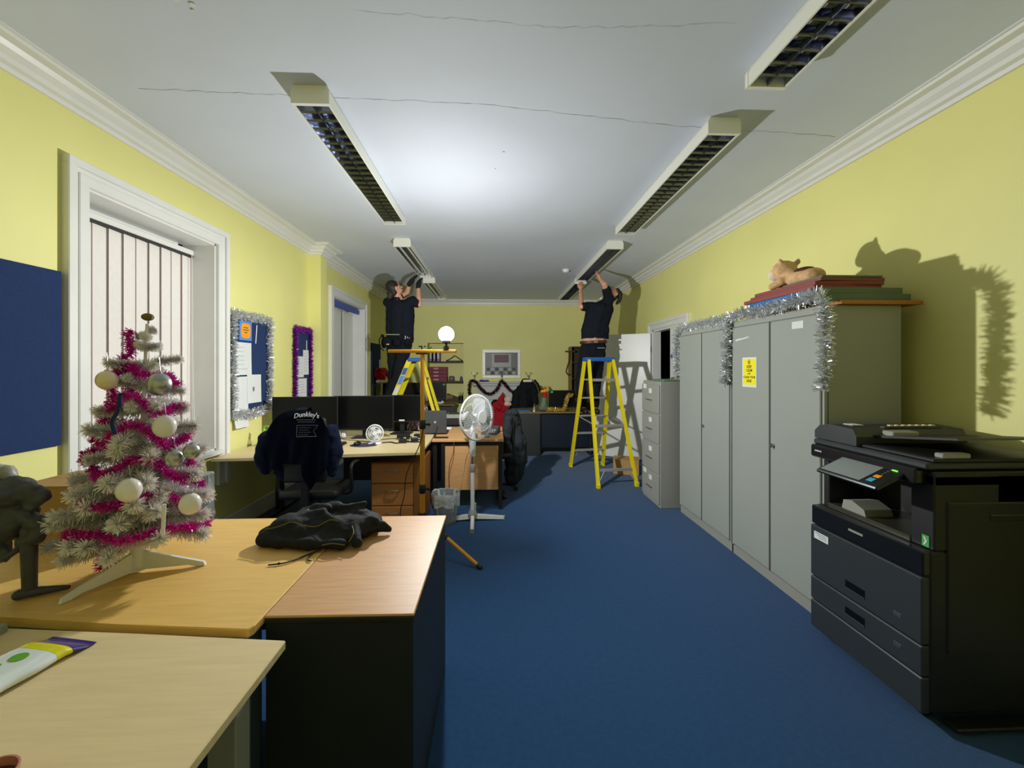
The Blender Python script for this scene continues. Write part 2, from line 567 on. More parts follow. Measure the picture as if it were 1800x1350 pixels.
# cornices
CP = [(0, 2.885), (0.018, 2.885), (0.024, 2.905), (0.05, 2.912), (0.055, 2.935), (0.085, 2.955), (0.10, 2.975), (0.145, 2.978), (0.15, 2.992), (0.165, 2.993), (0.165, 3.0), (0, 3.0)]
def sweep(path, side):
    """cornice profile swept along a plan polyline with mitred corners; side=+1 offsets to the right of travel"""
    n = len(path)
    rings = []
    for i in range(n):
        p = Vector(path[i])
        d0 = (p - Vector(path[i - 1])).normalized() if i > 0 else None
        d1 = (Vector(path[i + 1]) - p).normalized() if i < n - 1 else None
        d0 = d0 or d1; d1 = d1 or d0
        n0 = Vector((d0.y, -d0.x)) * side; n1 = Vector((d1.y, -d1.x)) * side
        m = (n0 + n1) / (1 + n0.dot(n1))
        rings.append([(p.x + m.x * o, p.y + m.y * o, z) for o, z in CP])
    mb = MB()
    rv = [[mb.bm.verts.new(c) for c in r] for r in rings]
    for a, b in zip(rv, rv[1:]):
        for k in range(len(CP)):
            l = (k + 1) % len(CP)
            mb.bm.faces.new((a[k], a[l], b[l], b[k]))
    mb.bm.faces.new(rv[0]); mb.bm.faces.new(rv[-1][::-1])
    return mb
struct('trim_1', sweep([(XL, YN), (XL, PY0), (PX, PY0), (PX, PY1), (XL, PY1), (XL, YF)], 1), 'trim', 'white moulded cornice along the window wall, stepping round the pier')
struct('trim_2', MB().prism([(XR - p, z) for p, z in CP], 'y', YN, YF), 'trim', 'white moulded cornice above the grey cupboards')
struct('trim_3', MB().prism([(YF - p, z) for p, z in CP], 'x', XL, XR), 'trim', 'white moulded cornice along the end wall')
for nm, (x0, x1, y0, y1) in dict(baseboard_left=(XL, XL + 0.02, YN, YF), baseboard_right=(XR - 0.02, XR, YN, 5.15),
                                 baseboard_far=(XL, ALC[0], YF - 0.02, YF)).items():
    struct(nm, MB().box(x0, x1, y0, y1, 0, 0.17, 0.006), 'trim', 'white painted skirting board')

# crack wandering across the ceiling, a fainter one nearer
def crack(pts, w, seed):
    g = random.Random(seed)
    path = []
    for a, b in zip(pts, pts[1:]):
        for k in range(24):
            t = k / 24
            path.append((a[0] + (b[0] - a[0]) * t, a[1] + (b[1] - a[1]) * t + g.uniform(-0.008, 0.008)))
    mb = MB()
    for a, b in zip(path, path[1:]):
        ww = w * g.uniform(0.4, 1.2)
        mb.bm.faces.new([mb.bm.verts.new((p[0], p[1] + s, ZC - 0.0015)) for p, s in ((a, -ww), (b, -ww), (b, ww), (a, ww))])
    mb.build('crack', 'crack', ceiling)
crack([(-1.95, 2.36), (-1.1, 2.38), (0.0, 2.42), (1.1, 2.58), (2.3, 2.66)], 0.0016, 3)
crack([(-0.6, 1.80), (0.3, 1.86), (1.1, 1.80)], 0.0008, 5)
mb = MB()
for (x, y, rr) in ((-1.32, 1.77, 0.018), (-1.27, 1.80, 0.012), (-1.29, 1.83, 0.008), (0.06, 2.95, 0.01), (0.0, 3.2, 0.008)):
    mb.lathe([(rr, 0), (rr * 0.6, 0.004)], (x, y, ZC - 0.004), 9)
mb.build('flaked_paint', 'trim', ceiling)

# ------------------------------------------------------------------ windows
def window(n, hole, label):
    y0, y1, z0, z1 = hole
    xb = XL - 0.26
    rv = MB()
    rv.box(xb, XL, y0 - 0.001, y0 + 0.012, z0, z1); rv.box(xb, XL, y1 - 0.012, y1 + 0.001, z0, z1)
    rv.box(xb, XL, y0, y1, z1 - 0.012, z1 + 0.001); rv.box(xb, XL, y0, y1, z0 - 0.001, z0 + 0.012)
    w = struct('window_%d' % n, rv, 'trim', label)
    # moulded architrave: stepped bands on three sides
    ar = MB()
    for off, wd, th in ((0.0, 0.06, 0.030), (0.055, 0.035, 0.022), (0.085, 0.045, 0.042)):
        a, b = off, off + wd
        ar.box(XL - 0.004, XL + th, y0 - b, y0 - a, z0 - 0.30, z1 + a + 0.004, 0.004)
        ar.box(XL - 0.004, XL + th, y1 + a, y1 + b, z0 - 0.30, z1 + a + 0.004, 0.004)
        ar.box(XL - 0.004, XL + th, y0 - b, y1 + b, z1 + a, z1 + b, 0.004)
    ar.build('window_architrave', 'trim', w)
    MB().box(xb, XL + 0.06, y0 - 0.03, y1 + 0.03, z0 - 0.035, z0, 0.006).build('window_sill', 'trim', w)
    # sash frame and panes
    fr = MB()
    fr.box(xb - 0.04, xb, y0, y0 + 0.06, z0, z1); fr.box(xb - 0.04, xb, y1 - 0.06, y1, z0, z1)
    fr.box(xb - 0.04, xb, y0, y1, z0, z0 + 0.07); fr.box(xb - 0.04, xb, y0, y1, z1 - 0.07, z1)
    zm = (z0 + z1) / 2
    fr.box(xb - 0.04, xb, y0, y1, zm - 0.03, zm + 0.03)
    f = fr.build('sash_frame', 'trim', w)
    for a, b in ((z0 + 0.07, zm - 0.03), (zm + 0.03, z1 - 0.07)):
        MB().box(xb - 0.025, xb - 0.018, y0 + 0.06, y1 - 0.06, a, b).build('pane', 'glass', w)
    return w
window(1, WIN[0], 'tall white window recess with moulded architrave beside the white tree')
window(2, WIN[1], 'tall white window recess near the far ladder')

# vertical blind in the first window
vb = thing('vertical_blind', 'cream vertical blind hanging closed in the window behind the white tree', 'blind', (XL - 0.19, 2.49, 0.80))
MB().box(XL - 0.215, XL - 0.165, 2.485, 3.565, 2.40, 2.44, 0.004).build('head_rail', 'trim', vb)
MB().box(XL - 0.205, XL - 0.172, 2.485, 3.565, 2.38, 2.40).build('rail_slot', 'darkgap', vb)
ns = 10
pitch = 1.065 / ns
sl = MB().box(-0.0012, 0.0012, -pitch / 2 + 0.003, pitch / 2 + 0.001, 0.0, 1.54).mesh('slat', 'blindfab')
ed = MB().box(-0.0016, 0.0016, -0.0016, 0.0016, 0.0, 1.54).mesh('slat_edge', 'blindline')
for i in range(ns):
    s = inst('slat', sl, vb, (0.003 * math.sin(i * 2.1), 0.01 + pitch * (i + 0.5), 0.04), (0, 0, R(5)))
    inst('slat_edge', ed, s, (0.0045, pitch / 2, 0))
MB().tube(smooth_path([(XL - 0.16, 3.54, 2.4), (XL - 0.158, 3.542, 1.6), (XL - 0.15, 3.545, 1.05), (XL - 0.145, 3.53, 1.02), (XL - 0.15, 3.52, 1.06), (XL - 0.16, 3.53, 2.4)]), 0.0018, 5).build('pull_cord', 'trim', vb)

# white blind with a blue pelmet in the second window
wb = thing('panel_blind', 'white panel blind under a blue pelmet strip in the far window', 'blind', (XL - 0.18, 6.09, 0.80))
MB().box(XL - 0.10, XL - 0.06, 6.09, 7.47, 2.40, 2.475, 0.004).build('pelmet', 'bluetape', wb)
MB().box(XL - 0.14, XL - 0.11, 6.09, 7.47, 2.42, 2.48, 0.004).build('head_rail', 'trim', wb)
sl = MB().box(-0.006, 0.006, -0.137, 0.137, 0.0, 1.60, 0.004).mesh('slat', 'trim')
for i in range(5):
    inst('slat', sl, wb, (0.02 * (i % 2), 0.14 + i * 0.275, 0.0), (0, 0, 0))
MB().tube([(XL - 0.03, 6.12, 2.42), (XL - 0.03, 6.12, 1.2)], 0.006, 6).build('control_wand', 'white', wb)

# ------------------------------------------------------------------ door in the right wall
y0, y1, z0, z1 = DOOR
dr = MB()
dr.box(XR, XR + 0.12, y0 - 0.001, y0 + 0.03, 0, z1); dr.box(XR, XR + 0.12, y1 - 0.03, y1 + 0.001, 0, z1)
dr.box(XR, XR + 0.12, y0, y1, z1 - 0.03, z1 + 0.001)
d1 = struct('door_1', dr, 'trim', 'white double doorway in the wall past the filing cabinet')
ar = MB()
for off, wd, th in ((0.0, 0.05, 0.03), (0.045, 0.03, 0.02), (0.07, 0.045, 0.042)):
    a, b = off, off + wd
    ar.box(XR - th, XR + 0.004, y0 - b, y0 - a, 0, z1 + a + 0.004, 0.004)
    ar.box(XR - th, XR + 0.004, y1 + a, y1 + b, 0, z1 + a + 0.004, 0.004)
    ar.box(XR - th, XR + 0.004, y0 - b, y1 + b, z1 + a, z1 + b, 0.004)
ar.build('door_architrave', 'trim', d1)
fl = MB().box(XR + 0.01, XR + 0.05, y0 + 0.03, 5.79, 0.01, z1 - 0.03, 0.003).build('fixed_leaf', 'trim', d1)
MB().cyl((XR + 0.008, 5.73, 1.62), (XR + 0.004, 5.73, 1.62), 0.035, seg=18).build('blue_disc', 'bluecap', fl)
# the open leaf swings past square into the room
hx, hy = XR - 0.035, y1 - 0.02
ang = math.atan2(0.52, -0.85)
lf = MB()
mt = Matrix.Translation((hx, hy, 0)) @ Matrix.Rotation(ang, 4, 'Z')
lf.box(0.0, 0.92, -0.02, 0.02, 0.012, 2.0, 0.003, mt)
leaf = lf.build('open_leaf', 'trim', d1)
hd = MB()
hd.cyl(mt @ Vector((0.86, 0.02, 1.0)), mt @ Vector((0.86, 0.06, 1.0)), 0.012)
hd.cyl(mt @ Vector((0.86, 0.06, 1.0)), mt @ Vector((0.74, 0.06, 1.0)), 0.009)
hd.cyl(mt @ Vector((0.86, -0.02, 1.0)), mt @ Vector((0.86, -0.06, 1.0)), 0.012)
hd.cyl(mt @ Vector((0.86, -0.06, 1.0)), mt @ Vector((0.74, -0.06, 1.0)), 0.009)
hd.build('door_handle', 'steel', leaf, 40)
hg = MB()
for z in (0.25, 1.0, 1.75):
    hg.cyl((hx + 0.004, hy + 0.012, z - 0.05), (hx + 0.004, hy + 0.012, z + 0.05), 0.009)
hg.build('hinge', 'darkwood', leaf)

# ------------------------------------------------------------------ ceiling light fittings
HW = 0.10
def light_fixture(label, cx, ya, yb, louvred, goldish=False):
    L = yb - ya
    t = thing('ceiling_light', label, 'ceiling light', (cx, ya, 2.9), 0, 'fluorescent ceiling fittings')
    b = MB()
    b.prism([(-HW + 0.02, 0.098), (HW - 0.02, 0.098), (HW - 0.02, 0.085), (-HW + 0.02, 0.085)], 'y', 0.0, L)
    for s in (-1, 1):
        b.prism([(s * HW, 0.0), (s * (HW - 0.009), 0.0), (s * (HW - 0.011), 0.085), (s * (HW - 0.012), 0.098), (s * HW, 0.07)], 'y', 0.0, L)
    b.build('housing', 'fixture', t, world=False)
    for ye in (0.0, L):
        e = MB()
        e.prism([(-HW - 0.002, -0.001), (HW + 0.002, -0.001), (HW + 0.002, 0.072), (HW - 0.012, 0.099), (-HW + 0.012, 0.099), (-HW - 0.002, 0.072)], 'y', ye - 0.012, ye + 0.012)
        e.build('end_cap', 'fixture', t, world=False)
    # bright reflector troughs
    for s in (-1, 1):
        rf = MB()
        n = 11
        prof = [(s * (0.046 + 0.043 * math.cos(math.pi * k / (n - 1))), 0.006 + 0.07 * math.sin(math.pi * k / (n - 1)) ** 0.8) for k in range(n)]
        for p, q in zip(prof, prof[1:]):
            rf.bm.faces.new([rf.bm.verts.new(v) for v in ((p[0], 0.013, p[1]), (q[0], 0.013, q[1]), (q[0], L - 0.013, q[1]), (p[0], L - 0.013, p[1]))])
        bmesh.ops.remove_doubles(rf.bm, verts=rf.bm.verts, dist=1e-5)
        rf.build('reflector', 'louvre', t, 80, world=False)
    if louvred:
        n = int(L / 0.08)
        bl = MB()
        # parabolic cross blade, wider at the top
        for s in (-1, 1):
            prof = [(0.0, 0.002), (0.005, 0.014), (0.014, 0.042)]
            for (a, za), (c, zc) in zip(prof, prof[1:]):
                bl.bm.faces.new([bl.bm.verts.new(v) for v in ((-0.089, s * a, za), (0.089, s * a, za), (0.089, s * c, zc), (-0.089, s * c, zc))])
        me = bl.mesh('louvre_blade', 'blade')
        for i in range(1, n):
            inst('louvre_blade', me, t, (0, L * i / n, 0.0))
        sp = MB()
        for s in (-1, 1):
            prof = [(0.0, 0.002), (0.004, 0.012), (0.009, 0.03)]
            for (a, za), (c, zc) in zip(prof, prof[1:]):
                sp.bm.faces.new([sp.bm.verts.new(v) for v in ((s * a, 0.013, za), (s * a, L - 0.013, za), (s * c, L - 0.013, zc), (s * c, 0.013, zc))])
        sp.build('louvre_spine', 'blade', t, world=False)
    for s in (-1, 1):
        zt, rt = (0.058, 0.008) if louvred else (0.022, 0.0125)  # open fittings: tubes added low to imitate the lamp's streaks in the reflectors
        if True:
            MB().cyl((s * 0.046, 0.02, zt), (s * 0.046, L - 0.02, zt), rt, seg=10).build('tube', 'tube', t, 40, world=False)
    return t
light_fixture('louvred ceiling light above the window blind side, nearest of the left row', -1.0, 2.30, 4.20, True)
light_fixture('ceiling light with its louvre off, held by the gloved worker', -1.10, 4.98, 6.68, False)
light_fixture('ceiling light behind the gloved worker, farthest of the left row', -1.12, 7.12, 8.9, False)
light_fixture('louvred ceiling light cut off by the top of the picture, above the copier', 1.385, 0.18, 2.07, True)
light_fixture('louvred ceiling light above the grey cupboards, second of the right row', 1.40, 2.49, 4.42, True)
light_fixture('louvred ceiling light held up by the bare-armed worker', 1.45, 4.97, 6.87, True)
light_fixture('louvred ceiling light against the end wall, farthest of the right row', 1.47, 7.08, 8.88, True)

sd = thing('smoke_detector', 'small white round smoke detector on the ceiling', 'smoke detector', (1.11, 6.47, 2.95))
MB().lathe([(0.055, 0.05), (0.055, 0.03), (0.05, 0.022)][::-1], (1.11, 6.47, 2.95), 20).build('base', 'white', sd, 40)
MB().lathe([(0.03, 0.0), (0.043, 0.006), (0.046, 0.022)], (1.11, 6.47, 2.95), 20).build('sensor_head', 'white', sd, 40)

# ------------------------------------------------------------------ tripod with the work lamp (the room's only light)
TX, TY = -0.58, 3.35
tp = thing('tripod_stand', 'orange tripod stand with a crossbar carrying the work lamp', 'tripod', (TX, TY, 0))
MB().cyl((TX, TY, 0.06), (TX, TY, 0.52), 0.022).cyl((TX, TY, 0.50), (TX, TY, 1.03), 0.020).build('lower_pole', 'tripod', tp, 40)
MB().cyl((TX, TY, 1.0), (TX, TY, 1.585), 0.0165).build('upper_pole', 'tripod', tp, 40)
for z in (0.50, 1.015):
    c = MB().lathe([(0.024, -0.035), (0.027, -0.03), (0.027, 0.03), (0.024, 0.035)], (TX, TY, z), 16)
    cc = c.build('collar', 'black', tp, 40)
    MB().cyl((TX, TY, z), (TX + 0.05, TY - 0.01, z), 0.008).ball((TX + 0.052, TY - 0.01, z), 0.014, 10, 6).build('clamp_knob', 'black', cc, 40)
MB().box(TX - 0.27, TX + 0.27, TY - 0.016, TY + 0.016, 1.587, 1.612, 0.004).build('crossbar', 'tripod', tp)
mb = MB().box(TX - 0.05, TX + 0.05, TY - 0.02, TY + 0.02, 1.575, 1.587, 0.002)
mb.cyl((TX, TY, 1.61), (TX, TY, 1.645), 0.010).cyl((TX - 0.03, TY, 1.638), (TX + 0.03, TY, 1.638), 0.006)
mb.cyl((TX + 0.05, TY, 1.61), (TX + 0.075, TY, 1.635), 0.005)
mb.build('clamp', 'black', tp)
for fx, fy in ((-0.116, 3.04), (-0.62, 3.93), (-1.03, 3.02)):
    d = Vector((fx - TX, fy - TY, 0))
    top = Vector((TX, TY, 0.27)) + d * 0.04
    foot = Vector((fx, fy, 0.018))
    lg = MB().cyl(top, foot, 0.0135).build('leg', 'tripod', tp, 40)
    MB().cyl(foot.lerp(top, 0.03), foot + (foot - top).normalized() * 0.02, 0.017).build('rubber_foot', 'black', lg, 40)
    mid = top.lerp(foot, 0.42)
    MB().cyl((TX, TY, 0.10), mid, 0.008, seg=8).ball(mid, 0.02, 10, 6).build('brace', 'black', lg, 40)
MB().lathe([(0.032, 0.24), (0.036, 0.25), (0.036, 0.29), (0.03, 0.31)], (TX, TY, 0), 16).lathe([(0.03, 0.08), (0.03, 0.12)], (TX, TY, 0), 16).build('hub', 'black', tp, 40)
# dangling lead
MB().tube(smooth_path([(TX + 0.015, TY - 0.02, 1.0), (TX - 0.02, TY - 0.03, 0.85), (TX - 0.07, TY - 0.03, 0.74), (TX - 0.13, TY, 0.60), (TX - 0.14, TY - 0.02, 0.45), (TX - 0.165, TY - 0.04, 0.33), (TX - 0.16, TY - 0.05, 0.10), (TX - 0.20, TY - 0.1, 0.008), (TX - 0.5, TY - 0.2, 0.008)]), 0.004, 6).build('lead', 'cable', tp, 40)

wl = thing('work_lamp', 'glowing white work lamp clamped to the end of the tripod crossbar', 'lamp', (LAMP_POS[0], LAMP_POS[1], 1.612))
lx, ly, lz = LAMP_POS
MB().box(lx - 0.02, lx + 0.02, ly - 0.02, ly + 0.02, 1.612, 1.64, 0.003).cyl((lx, ly, 1.64), (lx, ly, lz - 0.06), 0.009).build('bracket', 'black', wl)
MB().lathe([(0.025, -0.075), (0.036, -0.065), (0.036, -0.05), (0.03, -0.045)], (lx, ly, lz), 18).build('socket', 'black', wl, 40)
gm = bpy.data.materials.new('glowing_globe')
gm.use_nodes = True
nt = gm.node_tree
nt.nodes.remove(nt.nodes['Principled BSDF'])
tr = nt.nodes.new('ShaderNodeBsdfTransparent'); em = nt.nodes.new('ShaderNodeEmission'); ad = nt.nodes.new('ShaderNodeAddShader')
em.inputs['Strength'].default_value = GLOBE_GLOW
nt.links.new(tr.outputs[0], ad.inputs[0]); nt.links.new(em.outputs[0], ad.inputs[1])
nt.links.new(ad.outputs[0], nt.nodes['Material Output'].inputs['Surface'])
MB().ball((lx, ly, lz), 0.062, 20, 12).build('globe', gm, wl, 60)
ld = bpy.data.lights.new('work_lamp_light', 'POINT')
ld.energy = LAMP_POWER
ld.shadow_soft_size = 0.028
ld.color = (0.98, 1.0, 0.985)
ld.use_nodes = True
lnt = ld.node_tree
fo = lnt.nodes.new('ShaderNodeLightFalloff')
# photometric profile of the lamp: less light straight up than sideways and down
tcn = lnt.nodes.new('ShaderNodeTexCoord')
sep = lnt.nodes.new('ShaderNodeSeparateXYZ')
mr = lnt.nodes.new('ShaderNodeMapRange')
mr.inputs['From Min'].default_value = -1.0
mr.inputs['From Max'].default_value = 1.0
rp = lnt.nodes.new('ShaderNodeValToRGB')
PROFILE = [(-1.0, 0.80), (-0.3, 0.82), (0.0, 0.78), (0.22, 0.84), (0.36, 0.72), (0.55, 0.42), (0.8, 0.44), (1.0, 0.60)]
els = rp.color_ramp.elements
while len(els) < len(PROFILE):
    els.new(0.5)
for e_, (zz_, v_) in zip(els, PROFILE):
    e_.position = (zz_ + 1) / 2
    e_.color = (v_, v_, v_, 1)
gain = lnt.nodes.new('ShaderNodeMath'); gain.operation = 'MULTIPLY'; gain.inputs[1].default_value = 1.3
lnt.links.new(tcn.outputs['Normal'], sep.inputs[0])
lnt.links.new(sep.outputs['Z'], mr.inputs['Value'])
lnt.links.new(mr.outputs['Result'], rp.inputs['Fac'])
lnt.links.new(rp.outputs['Color'], gain.inputs[0])
lnt.links.new(gain.outputs[0], fo.inputs['Strength'])
lnt.links.new(fo.outputs['Linear'], lnt.nodes['Emission'].inputs['Strength'])
lo = bpy.data.objects.new('work_lamp_light', ld)
COL.objects.link(lo)
lo.parent = wl
lo.location = (0, 0, lz - 1.612)

# ------------------------------------------------------------------ steel cupboards, filing cabinet
CX0, CX1, CH = 1.88, 2.345, 1.83
def cupboard(label, ya, yb):
    t = thing('steel_cupboard', label, 'cupboard', (CX0, ya, 0), 0, 'tall grey steel cupboards')
    b = MB()
    b.box(CX0 + 0.02, CX1, ya + 0.002, yb - 0.002, 0.07, CH, 0.004)
    b.box(CX0 + 0.004, CX0 + 0.03, ya + 0.002, yb - 0.002, CH - 0.045, CH, 0.003)
    b.box(CX0 + 0.004, CX0 + 0.03, ya + 0.002, ya + 0.018, 0.07, CH, 0.002)
    b.box(CX0 + 0.004, CX0 + 0.03, yb - 0.018, yb - 0.002, 0.07, CH, 0.002)
    b.build('carcass', 'greymetal', t)
    MB().box(CX0 + 0.012, CX1, ya + 0.006, yb - 0.006, 0.0, 0.07).build('plinth', 'greymetal2', t)
    MB().box(CX0 + 0.012, CX0 + 0.0195, ya + 0.02, yb - 0.02, 0.08, CH - 0.05).build('shadow_gap', 'darkgap', t)
    ym = (ya + yb) / 2
    for k, (a, c) in enumerate(((ya + 0.021, ym - 0.006), (ym + 0.006, yb - 0.021))):
        dm = MB().box(CX0 - 0.006, CX0 + 0.011, a, c, 0.085, CH - 0.05, 0.004)
        d = dm.build('door', 'greymetal', t)
        if k == 0:
            MB().cyl((CX0 - 0.006, c - 0.035, 0.945), (CX0 - 0.022, c - 0.035, 0.945), 0.012).box(CX0 - 0.026, CX0 - 0.02, c - 0.04, c - 0.03, 0.93, 0.96).build('lock', 'steel', d, 40)
            MB().box(CX0 - 0.008, CX0 - 0.004, c - 0.006, c + 0.004, 0.085, CH - 0.05).build('edge_strip', 'darkgap', d)
    return t
cupA = cupboard('tall grey steel cupboard next to the black copier', 2.30, 3.228)
cupB = cupboard('tall grey steel cupboard with the yellow notice side, next to the filing cabinet', 3.236, 4.164)
cupA['label'] = 'tall grey steel cupboard with the yellow notice, next to the copier'
cupB['label'] = 'tall grey steel cupboard without a notice, beside the filing cabinet'

# notice and stickers stuck on the near cupboard
sg = thing('sign', 'yellow printed notice with white border stuck on the grey cupboard door', 'sign', (CX0 - 0.007, 2.985, 1.435))
MB().box(CX0 - 0.0085, CX0 - 0.0068, 2.90, 3.07, 1.325, 1.545).build('sheet', 'whitepaper', sg)
MB().box(CX0 - 0.0092, CX0 - 0.008, 2.912, 3.058, 1.343, 1.533).build('yellow_print', 'signyellow', sg)
for s, sz, z in (('KEEP', 0.028, 1.475), ('CALM', 0.028, 1.448), ('AND', 0.016, 1.424), ('CLEAN YOUR', 0.0235, 1.398), ('DESK', 0.026, 1.370)):
    me = text_mesh(s, sz, 'ink', 0.0003, True)
    me.transform(Matrix.Translation((CX0 - 0.0096, 2.985, z)) @ Matrix.Rotation(R(-90), 4, 'Z') @ Matrix.Rotation(R(90), 4, 'X'))
    link('lettering', me, sg)
em_ = MB()
for k in range(3):
    a = R(90 + 120 * k)
    c = Vector((0, math.cos(a) * 0.009, math.sin(a) * 0.009))
    pts = [Vector((CX0 - 0.0096, 2.985, 1.512)) + c + Vector((0, math.cos(R(q)) * 0.0075, math.sin(R(q)) * 0.0075)) for q in range(0, 360, 30)]
    em_.tube(pts, 0.0016, 5, closed=True)
em_.box(CX0 - 0.0106, CX0 - 0.009, 2.9825, 2.9875, 1.49, 1.50)
em_.build('emblem', 'ink', sg)
tag(MB().box(CX0 - 0.0075, CX0 - 0.0058, 2.45, 2.547, 1.712, 1.757).build('label_sticker', 'whitepaper', loc=(CX0 - 0.0068, 2.5, 1.712)), 'blank white paper sticker high on the near cupboard door', 'sticker')
ts = MB()
pts = [(3.165, 1.683), (3.12, 1.69), (3.06, 1.692), (3.0, 1.70), (2.99, 1.694), (3.05, 1.684), (3.10, 1.680), (3.16, 1.673)]
ts.prism(pts, 'x', CX0 - 0.0072, CX0 - 0.0058)
tag(ts.build('torn_tape', 'whitepaper', loc=(CX0 - 0.0065, 3.08, 1.673)), 'torn strip of white tape on the cupboard door above the yellow notice', 'tape')

# silver tinsel draped along the cupboards
g = rnd
def drape(name, label, pts, r, per_m, m, seed, w=0.005, **kw):
    mb = tinsel(smooth_path(pts, 10), r, per_m, w, seed, **kw)
    return tag(mb.build(name, m, recalc=False, loc=pts[-1]), label, 'tinsel')
xf = CX0 - 0.012
drape('tinsel_garland', 'silver tinsel draped over the top edge of both grey cupboards, hanging at three points',
      [(xf - 0.01, 4.17, 1.345), (xf - 0.01, 4.18, 1.6), (xf, 4.16, 1.84), (xf + 0.01, 3.9, 1.86), (xf, 3.6, 1.868), (xf - 0.01, 3.3, 1.855), (xf - 0.01, 3.1, 1.875), (xf - 0.01, 2.8, 1.868), (xf - 0.015, 2.5, 1.875), (xf - 0.02, 2.30, 1.885), (xf - 0.025, 2.255, 1.80), (xf - 0.02, 2.25, 1.66), (xf - 0.02, 2.25, 1.52), (xf - 0.02, 2.262, 1.40), (xf - 0.02, 2.275, 1.345)], 0.05, 1900, 'silver', 11, w=0.008)
drape('tinsel_garland', 'short silver tinsel tail hanging between the two grey cupboards',
      [(xf - 0.01, 3.24, 1.85), (xf - 0.02, 3.245, 1.7), (xf - 0.02, 3.25, 1.5), (xf - 0.02, 3.265, 1.34)], 0.05, 1900, 'silver', 12, w=0.008)

# boards and folders piled on the near cupboard
def board(label, x0, x1, ya, yb, z0, th, m, rz=0.0, cat='board', name='board'):
    t = thing(name, label, cat, ((x0 + x1) / 2, (ya + yb) / 2, z0), rz, 'boards piled on the cupboard')
    hx, hy = (x1 - x0) / 2, (yb - ya) / 2
    MB().box(-hx, hx, -hy, hy, 0, th, 0.002).build('panel', m, t, world=False)
    return t
zz = CH + 0.001
board('orange-brown wooden board, lowest of the pile on the cupboard', 1.96, 2.44, 2.27, 3.05, zz, 0.022, 'tanboard'); zz += 0.023
board('blue-edged board in the pile on the cupboard', 1.868, 2.40, 2.30, 3.02, zz, 0.042, 'greenboard'); 
MB().box(1.862, 1.868, 2.30, 3.02, zz, zz + 0.042).build('blue_edge', 'blueboard', bpy.data.objects[[o.name for o in bpy.data.objects if o.get('label', '').startswith('blue-edged')][0]])
zz += 0.043
b2 = board('grey-green board with a blue front edge, third from the bottom of the pile', 1.875, 2.36, 2.31, 3.0, zz, 0.036, 'greenboard')
MB().box(1.868, 1.875, 2.31, 3.0, zz, zz + 0.036).build('blue_edge', 'blueboard', b2)
zz += 0.037
board('maroon folder with a wide front, lowest of the three maroon folders', 1.862, 2.28, 2.36, 3.03, zz, 0.024, 'maroonboard', R(1), 'folder', 'folder'); zz += 0.025
board('maroon folder in the middle of the three maroon folders', 1.885, 2.30, 2.36, 3.0, zz, 0.022, 'maroonboard', R(-1), 'folder', 'folder'); zz += 0.023
board('maroon folder, topmost of the three maroon folders', 1.90, 2.30, 2.36, 2.96, zz, 0.02, 'maroonboard', R(1.5), 'folder', 'folder'); zz += 0.021
board('thin grey-green card on top of the maroon folders', 1.92, 2.29, 2.36, 2.70, zz, 0.012, 'greenboard'); zz += 0.013

# plush animal lying on the pile
tx, ty, tz = 1.99, 2.74, zz - 0.013
pl = thing('plush_toy', 'tan plush cat with pale muzzle lying on the piled folders', 'soft toy', (tx, ty, tz))
blob('body', [('e', (tx + 0.02, ty - 0.10, tz + 0.055), (0.075, 0.13, 0.055)), ('e', (tx + 0.02, ty - 0.19, tz + 0.05), (0.07, 0.07, 0.05)),
              ('e', (tx - 0.005, ty + 0.03, tz + 0.13), (0.078, 0.074, 0.070)), ('c', (tx, ty - 0.02, tz + 0.09), 0.055, (tx, ty + 0.02, tz + 0.12), 0.05),
              ('c', (tx - 0.05, ty - 0.01, tz + 0.05), 0.03, (tx - 0.085, ty + 0.045, tz + 0.022), 0.024),
              ('c', (tx + 0.01, ty + 0.02, tz + 0.05), 0.03, (tx - 0.03, ty + 0.10, tz + 0.022), 0.024),
              ('c', (tx + 0.05, ty - 0.02, tz + 0.178), 0.018, (tx + 0.055, ty - 0.02, tz + 0.195), 0.010),
              ('c', (tx - 0.05, ty - 0.0, tz + 0.178), 0.018, (tx - 0.06, ty - 0.0, tz + 0.197), 0.010)], 'plush', pl, 0.007, 3)
blob('muzzle', [('e', (tx - 0.035, ty + 0.075, tz + 0.112), (0.05, 0.045, 0.043))], 'plushwhite', pl, 0.007, 2)
blob('back_patch', [('e', (tx + 0.01, ty - 0.13, tz + 0.095), (0.05, 0.075, 0.022)), ('c', (tx + 0.0, ty - 0.2, tz + 0.08), 0.02, (tx + 0.03, ty - 0.24, tz + 0.06), 0.015)], 'plushdark', pl, 0.007, 2)
e = MB()
e.ball((tx - 0.06, ty + 0.06, tz + 0.148), 0.008, 8, 6); e.ball((tx - 0.015, ty + 0.085, tz + 0.15), 0.008, 8, 6)
e.build('eyes', 'black', pl, 60)
MB().ball((tx - 0.058, ty + 0.105, tz + 0.118), (0.010, 0.009, 0.007), 8, 6).build('nose', 'plushdark', pl, 60)

